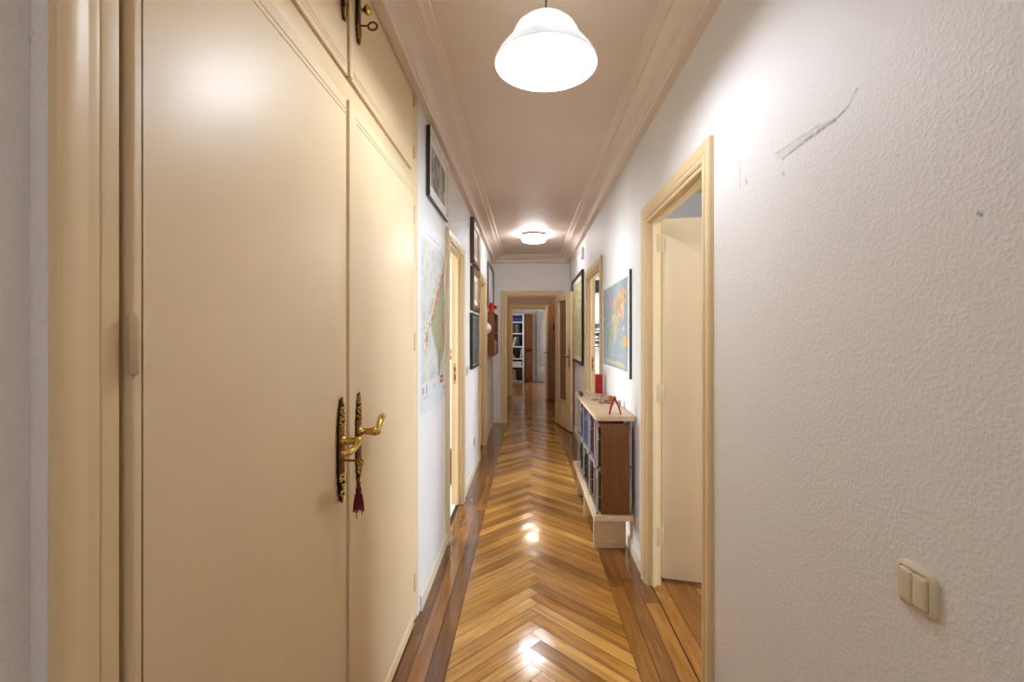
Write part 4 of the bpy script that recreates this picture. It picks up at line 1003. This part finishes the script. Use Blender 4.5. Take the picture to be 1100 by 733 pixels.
# right room: wall shelves with dark things on the far wall
sh = empty('wall_shelving', (1.12, 7.30, 1.20), 'white shelves of dark items glimpsed through the far right doorway', 'shelves')
for z in (1.20, 1.32, 1.44, 1.58):
    mb = MB(); mb.box(.84, 1.50, 7.12, 7.40, z, z+.018, 0, .002); build(mb, 'shelf_board', M['white'], sh)
for x in (.84, 1.48):
    mb = MB(); mb.box(x, x+.02, 7.12, 7.40, 1.18, 1.62, 0, .002); build(mb, 'side_panel', M['white'], sh)
i = 0
for zi, z in enumerate((1.218, 1.338, 1.458)):
    x = .88
    while x < 1.44:
        t = rnd.uniform(.03, .07); i += 1
        rgb = rnd.choice([(40, 44, 56), (58, 62, 70), (90, 98, 112), (34, 34, 38), (120, 126, 134)])
        mb = MB(); mb.box(x, x+t, 7.16, 7.33, z, z+rnd.uniform(.07, .10), 0, .003); mb.box(x+.004, x+t-.004, 7.155, 7.165, z+.02, z+.05, 1)
        build(mb, 'case', [bookmat(rgb), M['paper']], None, (x+t/2, 7.25, z), True, 'dark case on the white shelves seen through the far right doorway', 'case', 'dark cases on the white shelves')
        x += t+.006
spk = empty('wall_speaker', (1.10, 7.30, 2.07), 'black box mounted high on the wall seen through the far right doorway', 'speaker')
mb = MB(); mb.box(1.0, 1.20, 7.22, 7.36, 2.06, 2.25, 0, .006); build(mb, 'cabinet', M['black'], spk)
mb = MB(); mb.box(1.08, 1.12, 7.35, 7.40, 2.12, 2.18); build(mb, 'bracket', M['dark_metal'], spk)

# farthest room: white bookcase, brown door, pale panel and white door
fb = empty('bookcase', (-.55, 14.25, 0), 'tall white bookcase in the farthest room left of the brown cupboard', 'bookcase')
FX0, FX1 = -.92, -.095
for x in (FX0, FX1-.05):
    mb = MB(); mb.box(x, x+.05, 14.08, 14.38, 0, 2.06, 0, .003); build(mb, 'side_panel', M['white'], fb)
shz = [0.03, .463, .70, 1.06, 1.457, 1.80, 2.03]
for z in shz:
    mb = MB(); mb.box(FX0+.05, FX1-.05, 14.09, 14.38, z-.018, z+.018, 0, .002); build(mb, 'shelf_board', M['white'], fb)
mb = MB(); mb.box(FX0+.02, FX1-.02, 14.375, 14.39, 0, 2.05); build(mb, 'back_panel', plain('bookcase_back', (70, 66, 64), .6), fb)
def fbook(x, t, z, h, rgb, lab, lean=0.0):
    mb = MB(); dx = math.sin(lean)*h
    c = [(x, 14.14, z), (x+t, 14.14, z), (x+t, 14.33, z), (x, 14.33, z), (x+dx, 14.14, z+h*math.cos(lean)), (x+t+dx, 14.14, z+h*math.cos(lean)), (x+t+dx, 14.33, z+h*math.cos(lean)), (x+dx, 14.33, z+h*math.cos(lean))]
    mb.hexa(c, 0, .003); build(mb, 'book', bookmat(rgb), None, (x+t/2, 14.23, z), True, lab, 'book', 'books in the far white bookcase')
z = 1.818
for i_, rgb in enumerate(((40, 62, 120), (54, 80, 140), (34, 50, 100))):
    mb = MB(); mb.box(-.62, -.17, 14.12, 14.33, z, z+.05, 0, .004); build(mb, 'book', bookmat(rgb), None, (-.4, 14.22, z), True, ['lowest', 'middle', 'topmost'][i_]+' blue book lying flat on the top shelf of the far white bookcase', 'book', 'books in the far white bookcase'); z += .051
x = -.80
i_ = 0
for rgb in [(96, 60, 56), (120, 110, 106), (70, 66, 70), (140, 100, 92), (84, 84, 92), (150, 140, 132), (110, 70, 66), (60, 60, 66), (130, 122, 116), (96, 72, 68)]:
    fbook(x, .05, 1.475, rnd.uniform(.24, .28), rgb, '%s book from the left on the second shelf of the far white bookcase' % ordw[i_]); x += .056; i_ += 1
x = -.80; i_ = 0
for rgb, ln in [((60, 74, 62), 0), ((150, 158, 140), 0), ((50, 56, 52), 0), ((190, 194, 178), 0), ((86, 104, 84), 0), ((66, 70, 66), 0), ((200, 202, 190), .22), ((110, 126, 104), .22), ((70, 80, 70), 0)]:
    fbook(x, .048, 1.078, rnd.uniform(.26, .31), rgb, '%s book from the left on the middle shelf of the far white bookcase' % ordw[i_], ln); x += .052+(.03 if ln == 0 and i_ == 5 else 0)+(.05 if ln and i_ == 7 else 0); i_ += 1
for (x, t, h, rgb, ln, lab) in ((-.60, .03, .26, (206, 204, 198), .5, 'white book leaning left of centre below the middle of the far white bookcase'), (-.40, .03, .25, (214, 212, 206), -.55, 'white book leaning far over in the fourth shelf of the far white bookcase'), (-.22, .04, .28, (190, 190, 186), .1, 'pale book leaning at the post in the fourth shelf of the far white bookcase'), (-.30, .04, .2, (30, 30, 32), 0, 'short black book in the fourth shelf of the far white bookcase')):
    fbook(x, t, .718, h, rgb, lab, ln)
mb = MB(); mb.box(-.66, -.18, 14.12, 14.34, .481, .60, 0, .004); mb.box(-.67, -.17, 14.11, 14.35, .57, .615, 0, .004)
build(mb, 'storage_box', M['white'], None, (-.42, 14.23, .481), True, 'low white lidded box on the fifth shelf of the far white bookcase', 'box')
mb = MB(); mb.box(-.62, -.34, 14.12, 14.34, .048, .36, 0, .004); mb.box(-.625, -.335, 14.115, 14.345, .30, .365, 0, .003)
build(mb, 'storage_box', plain('kraft_card', (150, 118, 84), .7), None, (-.48, 14.23, .048), True, 'brown cardboard box at the bottom of the far white bookcase', 'box')
mb = MB(); mb.box(-.325, -.17, 14.12, 14.34, .048, .38, 0, .006); mb.box(-.31, -.19, 14.11, 14.125, .1, .33, 0, .003)
build(mb, 'black_case', M['black'], None, (-.25, 14.23, .048), True, 'black case beside the cardboard box at the bottom of the far white bookcase', 'case')
cb = empty('cupboard', (.03, 14.25, 0), 'tall dark brown cupboard right of the far white bookcase', 'cupboard')
mb = MB(); mb.box(-.09, .155, 14.12, 14.39, 0, 2.05, 0, .003); build(mb, 'body', M['brownwood'], cb)
for z0, z1 in ((.05, .90), (1.02, 2.02)):
    mb = MB(); mb.box(-.075, .14, 14.105, 14.121, z0, z1, 0, .004); build(mb, 'door', M['walnut'], cb)
mb = MB(); mb.box(-.082, .147, 14.09, 14.121, .915, 1.005, 0, .003); build(mb, 'drawer', M['darkframe'], cb)
pd = door_root(8, (.35, 14.39, 0), 'pale grey moulded door in the end wall of the farthest room')
mb = MB(); mb.box(.30, .56, 14.36, 14.39, 0.0, 2.14, 0, .004); mb.box(.335, .525, 14.345, 14.365, .5, 1.98, 0, .008); mb.box(.335, .525, 14.345, 14.365, .12, .42, 0, .008); build(mb, 'door_leaf', M['white'], pd)
mb = MB(); mb.box(.285, .318, 14.33, 14.392, 0, 2.16, 0, .006); mb.box(.545, .59, 14.33, 14.392, 0, 2.16, 0, .006); mb.box(.285, .59, 14.33, 14.392, 2.12, 2.17, 0, .006); build(mb, 'door_frame', M['white'], pd)

# ------------------------------------------------------------------ light
def area(name, loc, rot, sx, sy, power, rgb):
    l = bpy.data.lights.new(name, 'AREA'); l.shape = 'RECTANGLE'; l.size = sx; l.size_y = sy; l.energy = power; l.color = rgb
    o = bpy.data.objects.new(name, l); o.location = loc; o.rotation_euler = rot; col.objects.link(o); return o
area('daylight', (3.56, 1.7, 1.55), (0, PI/2, 0), 1.3, 1.4, 110, (0.78, 0.88, 1.0))
area('daylight', (3.56, 5.8, 1.55), (0, PI/2, 0), 1.3, 1.6, 120, (0.85, 0.92, 1.0))
area('daylight', (-3.16, 4.0, 1.55), (0, -PI/2, 0), 1.3, 1.6, 130, (0.92, 0.96, 1.0))
area('daylight', (-1.76, 12.7, 1.55), (0, -PI/2, 0), 1.3, 1.4, 60, (0.88, 0.93, 1.0))

wd = bpy.data.worlds.new('daylight_sky'); sc.world = wd; wd.use_nodes = True
bg = wd.node_tree.nodes['Background']
sky = wd.node_tree.nodes.new('ShaderNodeTexSky'); sky.sky_type = 'NISHITA'; sky.sun_disc = False; sky.sun_elevation = math.radians(35)
wd.node_tree.links.new(sky.outputs[0], bg.inputs[0]); bg.inputs[1].default_value = 0.15

# ------------------------------------------------------------------ camera
cam = bpy.data.cameras.new('camera'); co = bpy.data.objects.new('camera', cam); col.objects.link(co)
co.location = (0, 0, 1.392); co.rotation_euler = (PI/2, 0, 0)
F = 505.0
cam.sensor_fit = 'HORIZONTAL'; cam.sensor_width = 36.0; cam.lens = 36.0*F/1100.0
cam.shift_x = -(566.5-550.0)/1100.0; cam.shift_y = -(366.5-361.0)/1100.0
cam.clip_start = 0.02
sc.camera = co
sc.view_settings.view_transform = 'Standard'; sc.view_settings.look = 'None'
sc.view_settings.exposure = 0.9; sc.view_settings.gamma = 1.0; sc.view_settings.use_curve_mapping = False
sc.cycles.use_denoising = True; sc.cycles.max_bounces = 10; sc.cycles.diffuse_bounces = 6; sc.cycles.sample_clamp_indirect = 6.0
